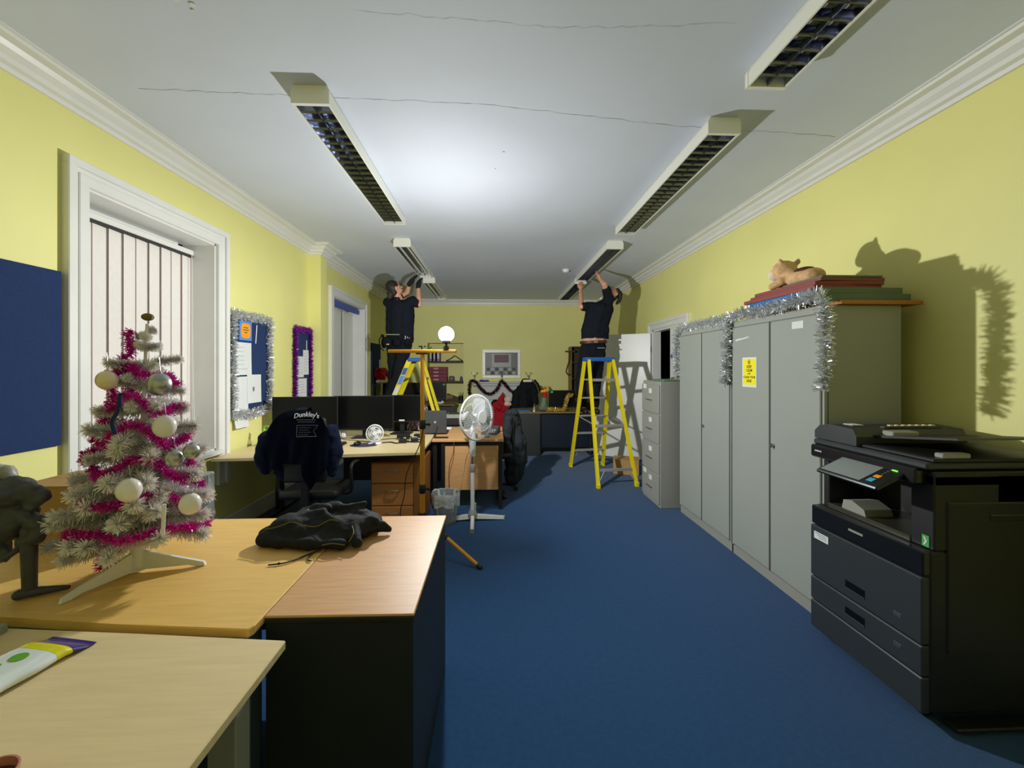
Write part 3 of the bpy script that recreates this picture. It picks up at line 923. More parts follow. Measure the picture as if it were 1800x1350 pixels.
# filing cabinet
FX0, FX1, FY0, FY1, FH = 1.70, 2.32, 4.25, 4.75, 1.32
fc = thing('filing_cabinet', 'grey four-drawer filing cabinet beyond the cupboards', 'filing cabinet', (FX0, FY0, 0))
MB().box(FX0 + 0.018, FX1, FY0, FY1, 0.0, FH, 0.004).build('carcass', 'greymetal2', fc)
hgt = (FH - 0.06) / 4
for k in range(4):
    z0 = 0.03 + k * hgt
    d = MB().box(FX0, FX0 + 0.017, FY0 + 0.01, FY1 - 0.01, z0 + 0.008, z0 + hgt - 0.008, 0.004).build('drawer', 'greymetal2', fc)
    zc = z0 + hgt * 0.45
    MB().prism([(FX0 + 0.001, zc - 0.008), (FX0 - 0.022, zc - 0.002), (FX0 - 0.022, zc + 0.006), (FX0 + 0.001, zc + 0.004)], 'y', 4.43, 4.57).build('pull_handle', 'steel', d)
    MB().box(FX0 - 0.0025, FX0 + 0.001, 4.44, 4.52, z0 + hgt * 0.68, z0 + hgt * 0.68 + 0.05).build('card_label', 'whitepaper', d)
    if k in (0, 3):
        MB().box(FX0 - 0.0025, FX0 + 0.001, 4.60, 4.69, z0 + hgt * 0.82, z0 + hgt * 0.82 + 0.05).build('card_label', 'whitepaper', d)
tag(MB().box(1.78, 2.2, 4.30, 4.66, FH + 0.001, FH + 0.018, 0.002).build('green_folder', mat('green_card', (86, 122, 100), 0.7), loc=(2, 4.5, FH + 0.001)), 'green card folder lying on the filing cabinet', 'folder')
tag(MB().box(1.98, 2.22, 4.34, 4.60, FH + 0.019, FH + 0.04, 0.002).build('red_folder', 'maroonboard', loc=(2.1, 4.5, FH + 0.019)), 'dark red folder on top of the green folder on the filing cabinet', 'folder')

# ------------------------------------------------------------------ copier
KX, KX1, KY0, KY1 = 1.74, 2.36, 1.62, 2.225
cp = thing('copier', 'large black office copier with tilted touch screen beside the cupboards', 'copier', (KX, KY0, 0))
b = MB()
b.box(KX + 0.03, KX1, KY0, KY1, 0.06, 0.72, 0.008)
b.build('lower_body', 'black', cp)
u = MB()
u.box(KX + 0.06, KX1, KY1 - 0.06, KY1 - 0.02, 0.72, 1.03, 0.004)        # far side wall of the output bay
u.box(KX + 0.32, KX1, KY0 + 0.0, KY1 - 0.02, 0.72, 1.03, 0.004)         # rear block
u.box(KX + 0.05, KX1, KY0, KY0 + 0.10, 0.72, 1.03, 0.006)               # near side wall
u.box(KX + 0.05, KX1, KY0, KY1 - 0.02, 0.985, 1.045, 0.006)             # scanner bed
u.build('upper_body', 'black', cp)
MB().box(KX + 0.05, KX + 0.33, KY0 + 0.10, KY1 - 0.06, 0.72, 0.745, 0.003).build('output_tray', 'scanglass', cp)
pg = MB()
pg.prism([(KY1 - 0.14, 0.745), (KY1 - 0.28, 0.745), (KY1 - 0.27, 0.775), (KY1 - 0.20, 0.80), (KY1 - 0.15, 0.79)], 'x', KX + 0.06, KX + 0.20)
pg.build('paper_guide', 'greymetal2', cp)
MB().box(KX + 0.005, KX + 0.045, KY0 + 0.005, KY1 - 0.002, 0.618, 0.718, 0.006).build('front_band', 'blackgloss', cp)
MB().box(KX + 0.002, KX + 0.006, KY0 + 0.28, KY0 + 0.36, 0.668, 0.678).build('band_badge', 'greymetal2', cp)
cop = mat('charcoal_copier_plastic', (46, 50, 54), 0.42)
M['copier'] = cop
for z0, z1, hz in ((0.337, 0.612, 0.40), (0.208, 0.331, 0.268), (0.055, 0.202, None)):
    d = MB().box(KX, KX + 0.035, KY0 + 0.004, KY1 - 0.002, z0, z1, 0.005).build('paper_drawer', 'copier', cp)
    if hz:
        MB().box(KX - 0.0015, KX + 0.004, 1.885, 1.995, hz - 0.016, hz + 0.02, 0.001).build('handle_recess', 'screen', d)
        MB().box(KX - 0.004, KX + 0.004, 1.885, 1.995, hz - 0.022, hz - 0.016, 0.001).build('handle_lip', 'copier', d)
        MB().box(KX - 0.0015, KX + 0.002, 1.71, 1.745, hz - 0.005, hz + 0.012).build('size_badge', 'steel', d)
MB().box(KX - 0.0015, KX + 0.002, 2.10, 2.195, 0.545, 0.583).build('name_sticker', 'whitepaper', cp)
for k in range(3):
    MB().box(KX - 0.0022, KX - 0.001, 2.11, 2.185 - 0.012 * k, 0.574 - 0.009 * k, 0.577 - 0.009 * k).build('sticker_print', 'fadedink', cp)
gs = MB().box(KX + 0.003, KX + 0.0055, 1.635, 1.66, 0.705, 0.745)
gs = MB().box(KX + 0.047, KX + 0.0495, 1.64, 1.668, 0.728, 0.775).build('green_sticker', 'greenstick', cp)
ar_ = MB()
ar_.prism([(1.662, 0.735), (1.655, 0.735), (1.646, 0.752), (1.655, 0.768), (1.662, 0.768), (1.654, 0.752)], 'x', KX + 0.0455, KX + 0.0468)
ar_.build('sticker_arrow', 'whitepaper', gs)
# control panel
MB().box(KX + 0.0, KX + 0.06, KY0 + 0.03, KY1 - 0.0, 0.985, 1.052, 0.008).build('panel_bar', 'blackgloss', cp)
nm = MB()
for k, w in enumerate((0.004, 0.003, 0.005, 0.004, 0.003, 0.004, 0.005)):
    nm.box(KX - 0.001, KX + 0.001, 2.19 - 0.0065 * k - w, 2.19 - 0.0065 * k, 1.018, 1.0255)
nm.build('name_print', 'whiteink', cp)
pm = Matrix.Translation((KX + 0.04, 1.86, 1.035)) @ Matrix.Rotation(R(-25), 4, 'Y')
pn = MB().box(-0.185, 0.0, -0.165, 0.165, -0.014, 0.004, 0.005, pm).build('control_panel', 'blackgloss', cp)
MB().box(-0.168, -0.022, -0.07, 0.150, 0.0045, 0.006, 0, pm).build('touch_screen', 'lcd', pn)
MB().box(-0.155, -0.13, -0.12, -0.09, 0.0045, 0.0075, 0.001, pm).build('button', 'cyan', pn)
MB().box(-0.12, -0.10, -0.12, -0.09, 0.0045, 0.0075, 0.001, pm).build('button', 'orange', pn)
MB().box(-0.045, -0.025, -0.135, -0.11, 0.0045, 0.0075, 0.001, pm).build('button', 'greenled', pn)
MB().box(-0.018, -0.010, -0.148, -0.138, 0.0045, 0.0065, 0, pm).build('button', 'greenled', pn)
kb = MB()
for i in range(4):
    kb.box(-0.088 + 0.014 * i, -0.082 + 0.014 * i, -0.108, -0.102, 0.0045, 0.006, 0, pm)
kb.build('indicator_dots', 'steel', pn)
# lid and document feeder
MB().box(KX + 0.02, KX1, KY0 - 0.0, KY1 + 0.005, 1.052, 1.082, 0.008).build('scanner_lid', 'copier', cp)
fd = MB()
fd.prism([(KY1 + 0.005, 1.085), (KY1 + 0.005, 1.125), (KY1 - 0.03, 1.158), (KY1 - 0.10, 1.172), (KY1 - 0.24, 1.165), (KY1 - 0.26, 1.13), (KY1 - 0.26, 1.085)], 'x', KX + 0.03, KX1 - 0.02)
df = fd.build('document_feeder', 'copier', cp)
MB().box(KX + 0.10, KX + 0.16, KY1 - 0.16, KY1 - 0.10, 1.1715, 1.175, 0.001).build('feeder_label', 'whitepaper', df)
MB().box(KX + 0.20, KX + 0.5, KY1 - 0.235, KY1 - 0.205, 1.165, 1.178, 0.003).build('guide_rail', 'scanglass', df)
rb = MB()
for k in range(7):
    rb.box(KX + 0.23 + 0.036 * k, KX + 0.25 + 0.036 * k, KY1 - 0.232, KY1 - 0.215, 1.178, 1.184, 0.001)
rb.build('guide_ribs', 'pale', df)
tr_ = MB()
tr_.prism([(KY1 - 0.25, 1.125), (KY1 - 0.25, 1.137), (KY0 - 0.02, 1.185), (KY0 - 0.03, 1.178)], 'x', KX + 0.12, KX1 - 0.05)
MB().box(KX + 0.15, KX + 0.28, KY1 - 0.33, KY1 - 0.27, 1.135, 1.165, 0.004).build('paper_stop', 'greymetal2', df)
tr_.build('document_tray', 'black', df)
MB().box(KX + 0.05, KX1, KY0, KY1 - 0.26, 1.083, 1.098, 0.004).build('lid_pad', 'black', cp)
MB().box(KX + 0.09, KX + 0.21, KY0 + 0.002, KY0 + 0.04, 1.098, 1.118, 0.004).build('stop_tab', 'greymetal2', cp)
# near side: cover, latch, slots
sd_ = MB().box(KX + 0.10, KX1 - 0.06, KY0 - 0.006, KY0 + 0.004, 0.30, 0.92, 0.005).build('side_cover', 'black', cp)
MB().box(KX + 0.28, KX + 0.46, KY0 - 0.010, KY0 - 0.004, 0.845, 0.87, 0.003).build('cover_latch', 'blackgloss', sd_)
MB().box(KX + 0.46, KX + 0.50, KY0 - 0.010, KY0 - 0.004, 0.80, 0.82).build('cover_label', 'whitepaper', sd_)
for px_, py_ in ((KX + 0.08, KY0 + 0.07), (KX + 0.08, KY1 - 0.07), (KX1 - 0.08, KY0 + 0.07), (KX1 - 0.08, KY1 - 0.07)):
    MB().cyl((px_, py_ - 0.012, 0.03), (px_, py_ + 0.012, 0.03), 0.03, seg=14).cyl((px_, py_, 0.03), (px_, py_, 0.065), 0.012).build('caster', 'black', cp, 40)
for s in (-1, 1):
    MB().box(KX + 0.10, KX + 0.5, KY0 - 0.045 if s < 0 else KY1 - 0.02, KY0 + 0.02 if s < 0 else KY1 + 0.02, 0.012, 0.03, 0.005).build('stabiliser_foot', 'black', cp)

# ------------------------------------------------------------------ desks
def slab(pts, z0, z1, name, m, parent):
    mb = MB().prism(pts, 'z', z0, z1)
    bmesh.ops.bevel(mb.bm, geom=[e for e in mb.bm.edges], offset=0.003, segments=1, affect='EDGES')
    return mb.build(name, m, parent)

# amber desk with the white tree
dA = thing('desk', 'amber wood desk carrying the white tree', 'desk', (-1.4, 1.64, 0))
slab([(-2.16, 1.345), (-1.47, 1.298), (-1.1, 1.248), (-0.7, 1.207), (-0.692, 1.225), (-0.692, 2.09), (-2.16, 2.09)], 0.703, 0.73, 'desktop', 'amber', dA)
for (x, y) in ((-0.735, 1.26), (-2.1, 1.33), (-2.1, 2.03), (-0.735, 2.03)):
    MB().box(x - 0.03, x + 0.03, y - 0.03, y + 0.03, 0, 0.703, 0.003).build('leg', mat('blue_grey_frame_paint', (58, 70, 82), 0.4), dA)
MB().box(-2.08, -0.76, 2.02, 2.05, 0.62, 0.70).box(-2.08, -0.76, 1.30, 1.33, 0.62, 0.70).build('frame_rail', 'framegrey', dA)
MB().box(-2.05, -0.78, 1.98, 1.998, 0.25, 0.69).build('modesty_panel', 'blackpanel', dA)
# beech return with black panels
dB = thing('side_desk', 'beech topped side desk with black panels, holding the black jacket', 'desk', (-0.465, 1.67, 0))
slab([(-0.689, 1.268), (-0.243, 1.262), (-0.243, 2.095), (-0.689, 2.095)], 0.722, 0.73, 'desktop', 'beech', dB)
slab([(-0.688, 1.269), (-0.244, 1.263), (-0.244, 2.094), (-0.688, 2.094)], 0.705, 0.722, 'edge_band', 'blackpanel', dB)
MB().box(-0.685, -0.248, 1.272, 1.292, 0.0, 0.705).build('end_panel', 'blackpanel', dB)
MB().box(-0.268, -0.248, 1.292, 2.085, 0.0, 0.705).build('side_panel', 'blackpanel', dB)
MB().box(-0.685, -0.268, 2.065, 2.085, 0.0, 0.705).build('end_panel', 'blackpanel', dB)
MB().box(-0.685, -0.67, 1.292, 2.065, 0.0, 0.705).build('side_panel', 'blackpanel', dB)
# pale desk nearest the viewer
dC = thing('front_desk', 'pale wood desk with grey frame holding the packet of wipes', 'desk', (-1.1, 0.6, 0))
slab([(-1.62, 0.05), (-0.575, 0.05), (-0.575, 1.168), (-1.0, 1.212), (-1.372, 1.25), (-1.62, 1.275)], 0.697, 0.722, 'desktop', 'pale', dC)
for (x, y) in ((-0.66, 1.06), (-0.66, 0.15), (-1.55, 0.15), (-1.55, 1.15)):
    MB().box(x - 0.035, x + 0.035, y - 0.03, y + 0.03, 0, 0.697, 0.004).build('leg', 'framegrey', dC)
MB().box(-0.68, -0.64, 0.15, 1.06, 0.63, 0.697, 0.003).box(-1.57, -1.53, 0.15, 1.15, 0.63, 0.697, 0.003).box(-1.55, -0.66, 1.04, 1.08, 0.63, 0.697, 0.003).build('frame_rail', 'framegrey', dC)
# maple desk with the monitors
dD = thing('monitor_desk', 'long light maple desk under the notice boards with monitors on it', 'desk', (-1.45, 4.15, 0))
slab([(-2.30, 3.46), (-1.9, 3.49), (-1.45, 3.56), (-1.05, 3.62), (-0.645, 3.65), (-0.652, 4.28), (-0.685, 4.86), (-2.30, 4.86)], 0.705, 0.73, 'desktop', 'maple', dD)
MB().box(-2.22, -2.16, 4.3, 4.36, 0, 0.705).box(-2.22, -2.16, 3.75, 4.75, 0.0, 0.04, 0.003).build('end_leg', 'black', dD)
MB().box(-0.72, -0.70, 4.3, 4.8, 0, 0.705).build('end_panel', 'blackpanel', dD)
MB().box(-1.7, -0.72, 4.74, 4.76, 0.2, 0.705).build('modesty_panel', 'blackpanel', dD)
MB().box(-2.2, -0.7, 3.72, 3.76, 0.665, 0.705).build('frame_rail', 'black', dD)
# drawer pedestal
pd = thing('drawer_pedestal', 'beech three-drawer pedestal under the maple desk', 'drawer unit', (-0.89, 3.9, 0))
MB().box(-1.105, -0.66, 3.755, 4.28, 0.03, 0.62, 0.003).build('carcass', 'oakedge', pd)
MB().box(-1.09, -0.68, 3.77, 4.26, 0.0, 0.03).build('plinth', 'black', pd)
for z0, z1 in ((0.44, 0.61), (0.24, 0.43), (0.05, 0.23)):
    d = MB().box(-1.095, -0.73, 3.738, 3.755, z0, z1, 0.003).build('drawer', 'oak', pd)
    zc = z1 - 0.055
    MB().tube(smooth_path([(-0.965, 3.738, zc), (-0.955, 3.717, zc), (-0.91, 3.712, zc + 0.002), (-0.865, 3.717, zc), (-0.855, 3.738, zc)], 4), 0.005, 6).build('bow_handle', 'steel', d, 60)
MB().box(-0.725, -0.665, 3.738, 3.755, 0.05, 0.61, 0.002).build('front_stile', 'oakedge', pd)
# beech desk with wooden modesty panel
dE = thing('panel_desk', 'beech desk with wooden front panel behind the pedestal fan', 'desk', (-0.28, 4.7, 0))
slab([(-0.645, 4.28), (0.09, 4.28), (0.09, 5.19), (-0.62, 5.19), (-0.645, 4.5)], 0.703, 0.73, 'desktop', 'beech', dE)
MB().box(-0.515, 0.045, 4.315, 4.333, 0.20, 0.66, 0.002).build('modesty_panel', 'beech', dE)
for x in (-0.535, 0.055):
    MB().box(x - 0.02, x + 0.02, 4.30, 4.36, 0, 0.703, 0.002).build('leg', 'black', dE)
    MB().box(x - 0.02, x + 0.02, 5.08, 5.14, 0, 0.703, 0.002).build('leg', 'black', dE)
    MB().box(x - 0.018, x + 0.018, 4.36, 5.08, 0.0, 0.04, 0.002).build('foot_rail', 'black', dE)
MB().box(-0.52, 0.04, 4.31, 4.345, 0.66, 0.703).build('frame_rail', 'black', dE)
MB().box(-0.64, -0.60, 4.32, 4.36, 0, 0.703, 0.002).build('leg', 'black', dE)
# far desk to the right with black panels
dF = thing('far_desk', 'dark panelled desk behind the right ladder with a monitor on it', 'desk', (0.95, 7.2, 0))
slab([(0.32, 6.83), (1.62, 6.83), (1.62, 7.6), (0.32, 7.6)], 0.705, 0.73, 'desktop', 'midwood', dF)
MB().box(0.33, 0.75, 6.85, 7.3, 0.0, 0.705, 0.003).build('pedestal', 'blackpanel', dF)
MB().box(0.75, 1.60, 6.95, 6.97, 0.12, 0.705).build('modesty_panel', mat('black_panel_blue_reflection', (26, 34, 48), 0.3), dF)  # panel is black; its blue reflection is mixed into the colour
MB().box(1.58, 1.60, 6.86, 7.58, 0.0, 0.705).build('end_panel', 'blackpanel', dF)
# far desk to the left
dG = thing('window_desk', 'dark desk in front of the alcove shelves with two monitors', 'desk', (-1.5, 8.7, 0))
slab([(-2.30, 8.25), (-0.80, 8.25), (-0.80, 9.1), (-2.30, 9.1)], 0.705, 0.73, 'desktop', 'midwood', dG)
MB().box(-2.26, -2.24, 8.3, 9.05, 0, 0.705).build('end_panel', 'blackpanel', dG)
MB().box(-0.85, -0.83, 8.3, 9.05, 0, 0.705).build('end_panel', 'blackpanel', dG)
MB().box(-2.24, -0.85, 8.4, 8.42, 0.2, 0.705).build('modesty_panel', 'blackpanel', dG)
# low black cupboard carrying the paper tray
lc = thing('low_cupboard', 'low black cupboard behind the beech panel desk', 'cupboard', (-0.45, 5.66, 0))
MB().box(-0.75, -0.12, 5.42, 5.9, 0.0, 0.70, 0.004).build('carcass', 'black', lc)
for a, c in ((-0.745, -0.438), (-0.432, -0.125)):
    MB().box(a, c, 5.405, 5.42, 0.03, 0.68, 0.003).build('door', 'blackpanel', lc)
pt = thing('paper_tray', 'black printer with a white paper tray on the low black cupboard', 'printer', (-0.48, 5.66, 0.70))
MB().box(-0.68, -0.30, 5.50, 5.85, 0.701, 0.80, 0.01).build('body', 'black', pt)
MB().hexa([(-0.68, 5.48, 0.80), (-0.32, 5.48, 0.80), (-0.32, 5.72, 0.80), (-0.68, 5.72, 0.80)], [(-0.64, 5.52, 0.845), (-0.34, 5.52, 0.845), (-0.34, 5.72, 0.85), (-0.64, 5.72, 0.85)]).build('lid', 'greymetal2', pt)
MB().box(-0.62, -0.40, 5.54, 5.70, 0.848, 0.856).build('paper_stack', 'black', pt)

# ------------------------------------------------------------------ notice boards on the left wall
def noticeboard(label, ya, yb, za, zb):
    t = thing('notice_board', label, 'notice board', (XL, (ya + yb) / 2, za))
    MB().box(XL + 0.001, XL + 0.018, ya, yb, za, zb, 0.002).build('felt_panel', 'navyfelt', t)
    return t
def paper(label, ya, yb, za, zb, m='whitepaper', lift=0.0, lines=0, curl=0.0, cat='paper', name='paper'):
    x = XL + 0.0195 + lift
    t = thing(name, label, cat, (x, (ya + yb) / 2, za))
    mb = MB()
    n_ = 7 if curl else 2
    prof = [(x + curl * (1 - k / (n_ - 1)) ** 2, za + (zb - za) * k / (n_ - 1)) for k in range(n_)]
    mb.prism([(a, c) for a, c in prof] + [(a + 0.0015, c) for a, c in prof[::-1]], 'y', ya, yb)
    mb.build('sheet', m, t)
    if lines:
        lm = MB()
        g = random.Random(int(ya * 1000))
        for k in range(lines):
            z = zb - (zb - za) * (k + 1.2) / (lines + 1.6)
            e = ya + (yb - ya) * g.uniform(0.5, 0.9)
            v = (z - za) / (zb - za)
            lm.box(x + 0.0022 + curl * (1 - v) ** 2, x + 0.0027 + curl * (1 - v) ** 2, ya + (yb - ya) * 0.1, e, z, z + 0.0025)
        lm.build('print_lines', 'fadedink', t)
    return t
noticeboard('plain navy felt notice board at the picture edge left of the window', 1.10, 2.325, 1.055, 1.985)
pn_ = thing('drawing_pin', 'single pale drawing pin in the plain navy board', 'pin', (XL + 0.02, 1.965, 1.42))
MB().cyl((XL + 0.018, 1.965, 1.42), (XL + 0.026, 1.965, 1.42), 0.006, seg=10).build('pin_head', 'pinkceramic', pn_)
noticeboard('navy notice board framed by silver tinsel', 3.77, 4.36, 1.03, 1.95)
noticeboard('navy notice board framed by purple tinsel', 4.92, 5.30, 1.00, 1.92)
noticeboard('small navy notice board on the wall past the far window', 7.92, 8.55, 0.98, 1.93)
# papers on the silver-framed board
pp = paper('orange and blue printed card on the silver-framed board', 3.87, 4.06, 1.72, 1.90, 'skyblue', 0.0005, cat='card', name='printed_card')
mb = MB(); x = XL + 0.0225
mb.prism([(3.965 + 0.075 * math.copysign(abs(math.cos(R(q))) ** 0.5, math.cos(R(q))), 1.81 + 0.07 * math.copysign(abs(math.sin(R(q))) ** 0.55, math.sin(R(q)))) for q in range(0, 360, 20)], 'x', x, x + 0.0006)
mb.build('orange_print', 'orange', pp)
lm = MB()
for k, (a, c) in enumerate(((3.93, 4.0), (3.92, 4.01), (3.94, 3.99))):
    lm.box(x + 0.0006, x + 0.001, a, c, 1.835 - k * 0.022, 1.842 - k * 0.022)
lm.build('print_lines', 'ink', pp)
paper('white sheet pinned mid-height on the silver-framed board', 3.82, 4.055, 1.40, 1.70, lines=6, curl=0.004)
paper('white sheet low on the silver-framed board, left of the crest sheet', 3.79, 4.0, 1.06, 1.385, lines=0, curl=0.004)
cr = paper('white sheet with a small grey crest on the silver-framed board', 3.985, 4.215, 1.13, 1.40, lift=0.002, curl=0.004)
MB().prism([(4.085, 1.235), (4.10, 1.255), (4.098, 1.28), (4.085, 1.285), (4.072, 1.28), (4.07, 1.255)], 'x', XL + 0.0262, XL + 0.0270).build('crest', 'fadedink', cr)
paper('loose white sheet hanging below the silver tinsel frame', 3.79, 3.99, 0.92, 1.06, lift=0.0, curl=0.02)
tag(MB().cyl((XL + 0.024, 4.12, 1.70), (XL + 0.024, 4.14, 1.88), 0.005, seg=8).build('pen', 'white', loc=(XL + 0.024, 4.12, 1.7)), 'white pen fixed upright on the silver-framed board', 'pen')
# papers on the purple-framed board
paper('white printed sheet in the middle of the purple-framed board', 4.95, 5.14, 1.35, 1.60, lines=5)
paper('tall white sheet at the right of the purple-framed board', 5.12, 5.27, 1.38, 1.68, lift=0.002, lines=7)
paper('white sheet low on the purple-framed board', 4.95, 5.22, 1.02, 1.335, lines=8)
tag(MB().cyl((XL + 0.022, 5.215, 1.68), (XL + 0.022, 5.215, 1.80), 0.004, seg=8).build('pen', 'white', loc=(XL + 0.022, 5.215, 1.68)), 'white pen above the tall sheet on the purple-framed board', 'pen')
paper('pale leaflet at the corner of the small far notice board', 8.42, 8.58, 1.38, 1.62, lift=0.002)
def frame_tinsel(label, ya, yb, za, zb, r, m, seed, per):
    x = XL + 0.022
    c = [(x, ya, za), (x, ya, (za + zb) / 2), (x, ya, zb), (x, (ya + yb) / 2, zb), (x, yb, zb), (x, yb, (za + zb) / 2), (x, yb, za + 0.02), (x, (ya + yb) / 2, za - 0.02)]
    pts = []
    for a, b in zip(c, c[1:] + c[:1]):
        for k in range(6):
            pts.append(Vector(a).lerp(Vector(b), k / 6) + Vector((0, rnd.uniform(-0.006, 0.006), rnd.uniform(-0.006, 0.006))))
    pts.append(pts[0])
    mb = tinsel(pts, r, per, 0.009, seed, flat=Vector((1, 0, 0)))
    tag(mb.build('tinsel_border', m, recalc=False, loc=(x, (ya + yb) / 2, za)), label, 'tinsel')
frame_tinsel('silver tinsel frame around the first navy notice board', 3.755, 4.35, 1.045, 1.945, 0.055, 'silver', 21, 1500)
frame_tinsel('purple tinsel frame around the second navy notice board', 4.905, 5.30, 0.99, 1.925, 0.045, 'purple', 22, 1600)

# red hat and tinsel by the far notice board
rh = thing('santa_hat', 'red and white santa hat hanging beside the small far notice board', 'hat', (-2.22, 7.95, 1.15))
blob('red_cone', [('c', (-2.2, 8.1, 1.36), 0.10, (-2.18, 8.28, 1.40), 0.06), ('c', (-2.18, 8.28, 1.40), 0.06, (-2.1, 8.42, 1.25), 0.035), ('c', (-2.2, 8.0, 1.33), 0.09, (-2.2, 8.15, 1.28), 0.09), ('c', (-2.12, 8.42, 1.25), 0.035, (-2.1, 8.48, 1.2), 0.03)], 'red', rh, 0.012, 3, (0.06, 0.03))
blob('white_band', [('c', (-2.2, 7.9, 1.20), 0.035, (-2.15, 8.15, 1.19), 0.035), ('c', (-2.15, 8.15, 1.19), 0.03, (-2.12, 8.4, 1.18), 0.03)], 'plushwhite', rh, 0.010, 2)
mb = tinsel([(-2.2, 7.86, 1.36), (-2.19, 7.95, 1.42), (-2.18, 8.02, 1.36), (-2.19, 7.94, 1.30), (-2.2, 7.86, 1.36)], 0.06, 900, 0.012, 31)
tag(mb.build('red_tinsel', 'redfoil', recalc=False, loc=(-2.2, 7.9, 1.3)), 'shiny red tinsel bunch next to the santa hat', 'tinsel')
wn = thing('wall_trunking', 'narrow dark and pale cable trunking below the santa hat', 'trunking', (XL + 0.02, 8.0, 0.75))
MB().box(XL, XL + 0.05, 7.93, 8.12, 0.74, 1.14, 0.004).build('dark_cover', 'black', wn)
MB().box(XL, XL + 0.05, 8.13, 8.40, 0.74, 1.14, 0.004).build('pale_cover', 'greenboard', wn)

# radiator under the first window
rd = thing('radiator', 'white panel radiator under the blind window', 'radiator', (-2.26, 2.8, 0.1))
MB().box(-2.30, -2.20, 2.25, 3.36, 0.10, 0.655, 0.008).build('panel', 'radiator', rd)
gv = MB()
for k in range(8):
    gv.cyl((-2.199, 3.10 + 0.035 * k, 0.625), (-2.197, 3.10 + 0.035 * k, 0.625), 0.005, seg=8)
gv.build('vent_dots', 'framegrey', rd)
for y in (2.35, 3.26):
    MB().box(-2.27, -2.25, y - 0.02, y + 0.02, 0.0, 0.12).build('bracket_foot', 'radiator', rd)

# ------------------------------------------------------------------ white tinsel tree on the amber desk
BX, BY, BZ = -1.295, 1.56, 0.73
TH = 0.90
lean = Vector((0.03, 0.0, 1)).normalized()
tree = thing('artificial_tree', 'small white artificial christmas tree standing on the amber desk', 'christmas tree', (BX, BY, BZ))
def tp_(h): return Vector((BX, BY, BZ)) + Vector((0.035 * h / TH, 0.0, h))
MB().tube([tp_(0.03 + 0.87 * k / 8) for k in range(9)], 0.014, 8, r1=0.006).build('trunk', 'treewhite', tree, 40)
for a in (R(-108), R(12), R(135)):
    dv = Vector((math.cos(a), math.sin(a), 0))
    nv = Vector((-dv.y, dv.x, 0)) * 0.006
    mb = MB()
    prof = [(0.0, 0.0), (0.0, 0.075), (0.02, 0.075), (0.21, 0.014), (0.215, 0.0), (0.19, 0.0), (0.16, 0.008), (0.03, 0.008)]
    lo_ = [Vector((BX, BY, BZ + 0.002)) + dv * p + Vector((0, 0, z)) - nv for p, z in prof]
    hi_ = [q + nv * 2 for q in lo_]
    mb.hexa(lo_, hi_)
    mb.build('stand_leg', 'white', tree)
MB().lathe([(0.02, 0.02), (0.022, 0.09), (0.016, 0.11)], (BX, BY, BZ), 12).build('stand_collar', 'white', tree, 40)
def branch_mesh(seed, L):
    g = random.Random(seed)
    mb = MB()
    mb.tube([(0, 0, 0), (L * 0.5, 0, 0.01), (L, 0, 0.005)], 0.0022, 4)
    n = int(1300 * L / 0.24)
    for _ in range(n):
        t = g.random() ** 0.85
        p = Vector((L * t, 0, 0.01 * math.sin(t * 3)))
        d = Vector((g.uniform(0.25, 1.1), g.gauss(0, 0.8), g.gauss(0, 0.8)))
        d.normalize()
        mb.strip(p, d, 0.0032, g.uniform(0.026, 0.048) * (1.1 - 0.3 * t), Vector((g.gauss(0, 1), g.gauss(0, 1), g.gauss(0, 1))))
    return mb.mesh('branch', 'treewhite', recalc=False)
BM_ = [branch_mesh(40 + k, 0.24) for k in range(4)]
g = random.Random(5)
tiers = [(0.14, 0.215, 11), (0.20, 0.205, 10), (0.28, 0.19, 10), (0.36, 0.175, 9), (0.44, 0.165, 9), (0.52, 0.145, 8), (0.60, 0.125, 8), (0.68, 0.105, 7), (0.745, 0.105, 5), (0.81, 0.05, 4), (0.865, 0.03, 3)]
for ti, (h, rad, n) in enumerate(tiers):
    for k in range(n):
        a = 2 * math.pi * (k + g.uniform(-0.25, 0.25)) / n + ti * 0.7
        L = rad * g.uniform(0.85, 1.12)
        c = tp_(h + g.uniform(-0.015, 0.015)) - Vector((BX, BY, BZ))
        s = L / 0.24
        inst('branch', BM_[(k + ti) % 4], tree, c, (g.uniform(0, 6.2), R(g.uniform(-14, 12)), a), (s, max(0.5, min(1.0, s * 1.4)), max(0.5, min(1.0, s * 1.4))))
tag(MB().ball(tp_(0.925), (0.019, 0.019, 0.014), 14, 8).build('tree_topper', 'olive', loc=tp_(0.91)), 'small olive-brown knob on the tip of the white tree', 'decoration')
# magenta tinsel
pts = []
N = 150
for i in range(N):
    t = i / (N - 1)
    h = 0.74 - 0.60 * t
    rr = 0.075 + 0.122 * t + 0.012 * math.sin(i * 1.7)
    a = -2.2 + t * 2 * math.pi * 5.6
    c = tp_(h + 0.022 * math.sin(i * 0.9) - 0.02 * math.cos(a * 3))
    pts.append((c.x + rr * math.cos(a), c.y + rr * math.sin(a) * 0.95, c.z))
mb = tinsel(smooth_path(pts, 3), 0.021, 3200, 0.0034, 51)
tag(mb.build('tinsel_garland', 'pink', recalc=False, loc=tp_(0.2)), 'magenta tinsel garland wound around the white tree', 'tinsel')
q = [tp_(0.875) + Vector((-0.035, -0.03, 0)), tp_(0.84) + Vector((-0.035, -0.035, 0)), tp_(0.80) + Vector((-0.015, -0.04, 0)), tp_(0.765) + Vector((-0.045, -0.05, 0)), tp_(0.735) + Vector((-0.02, -0.06, 0)), tp_(0.70) + Vector((0.02, -0.06, 0))]
mb = tinsel(smooth_path(q, 6), 0.023, 3200, 0.0034, 52)
tag(mb.build('tinsel_garland', 'pink', recalc=False, loc=tuple(q[-1])), 'short magenta tinsel tail near the tip of the white tree', 'tinsel')
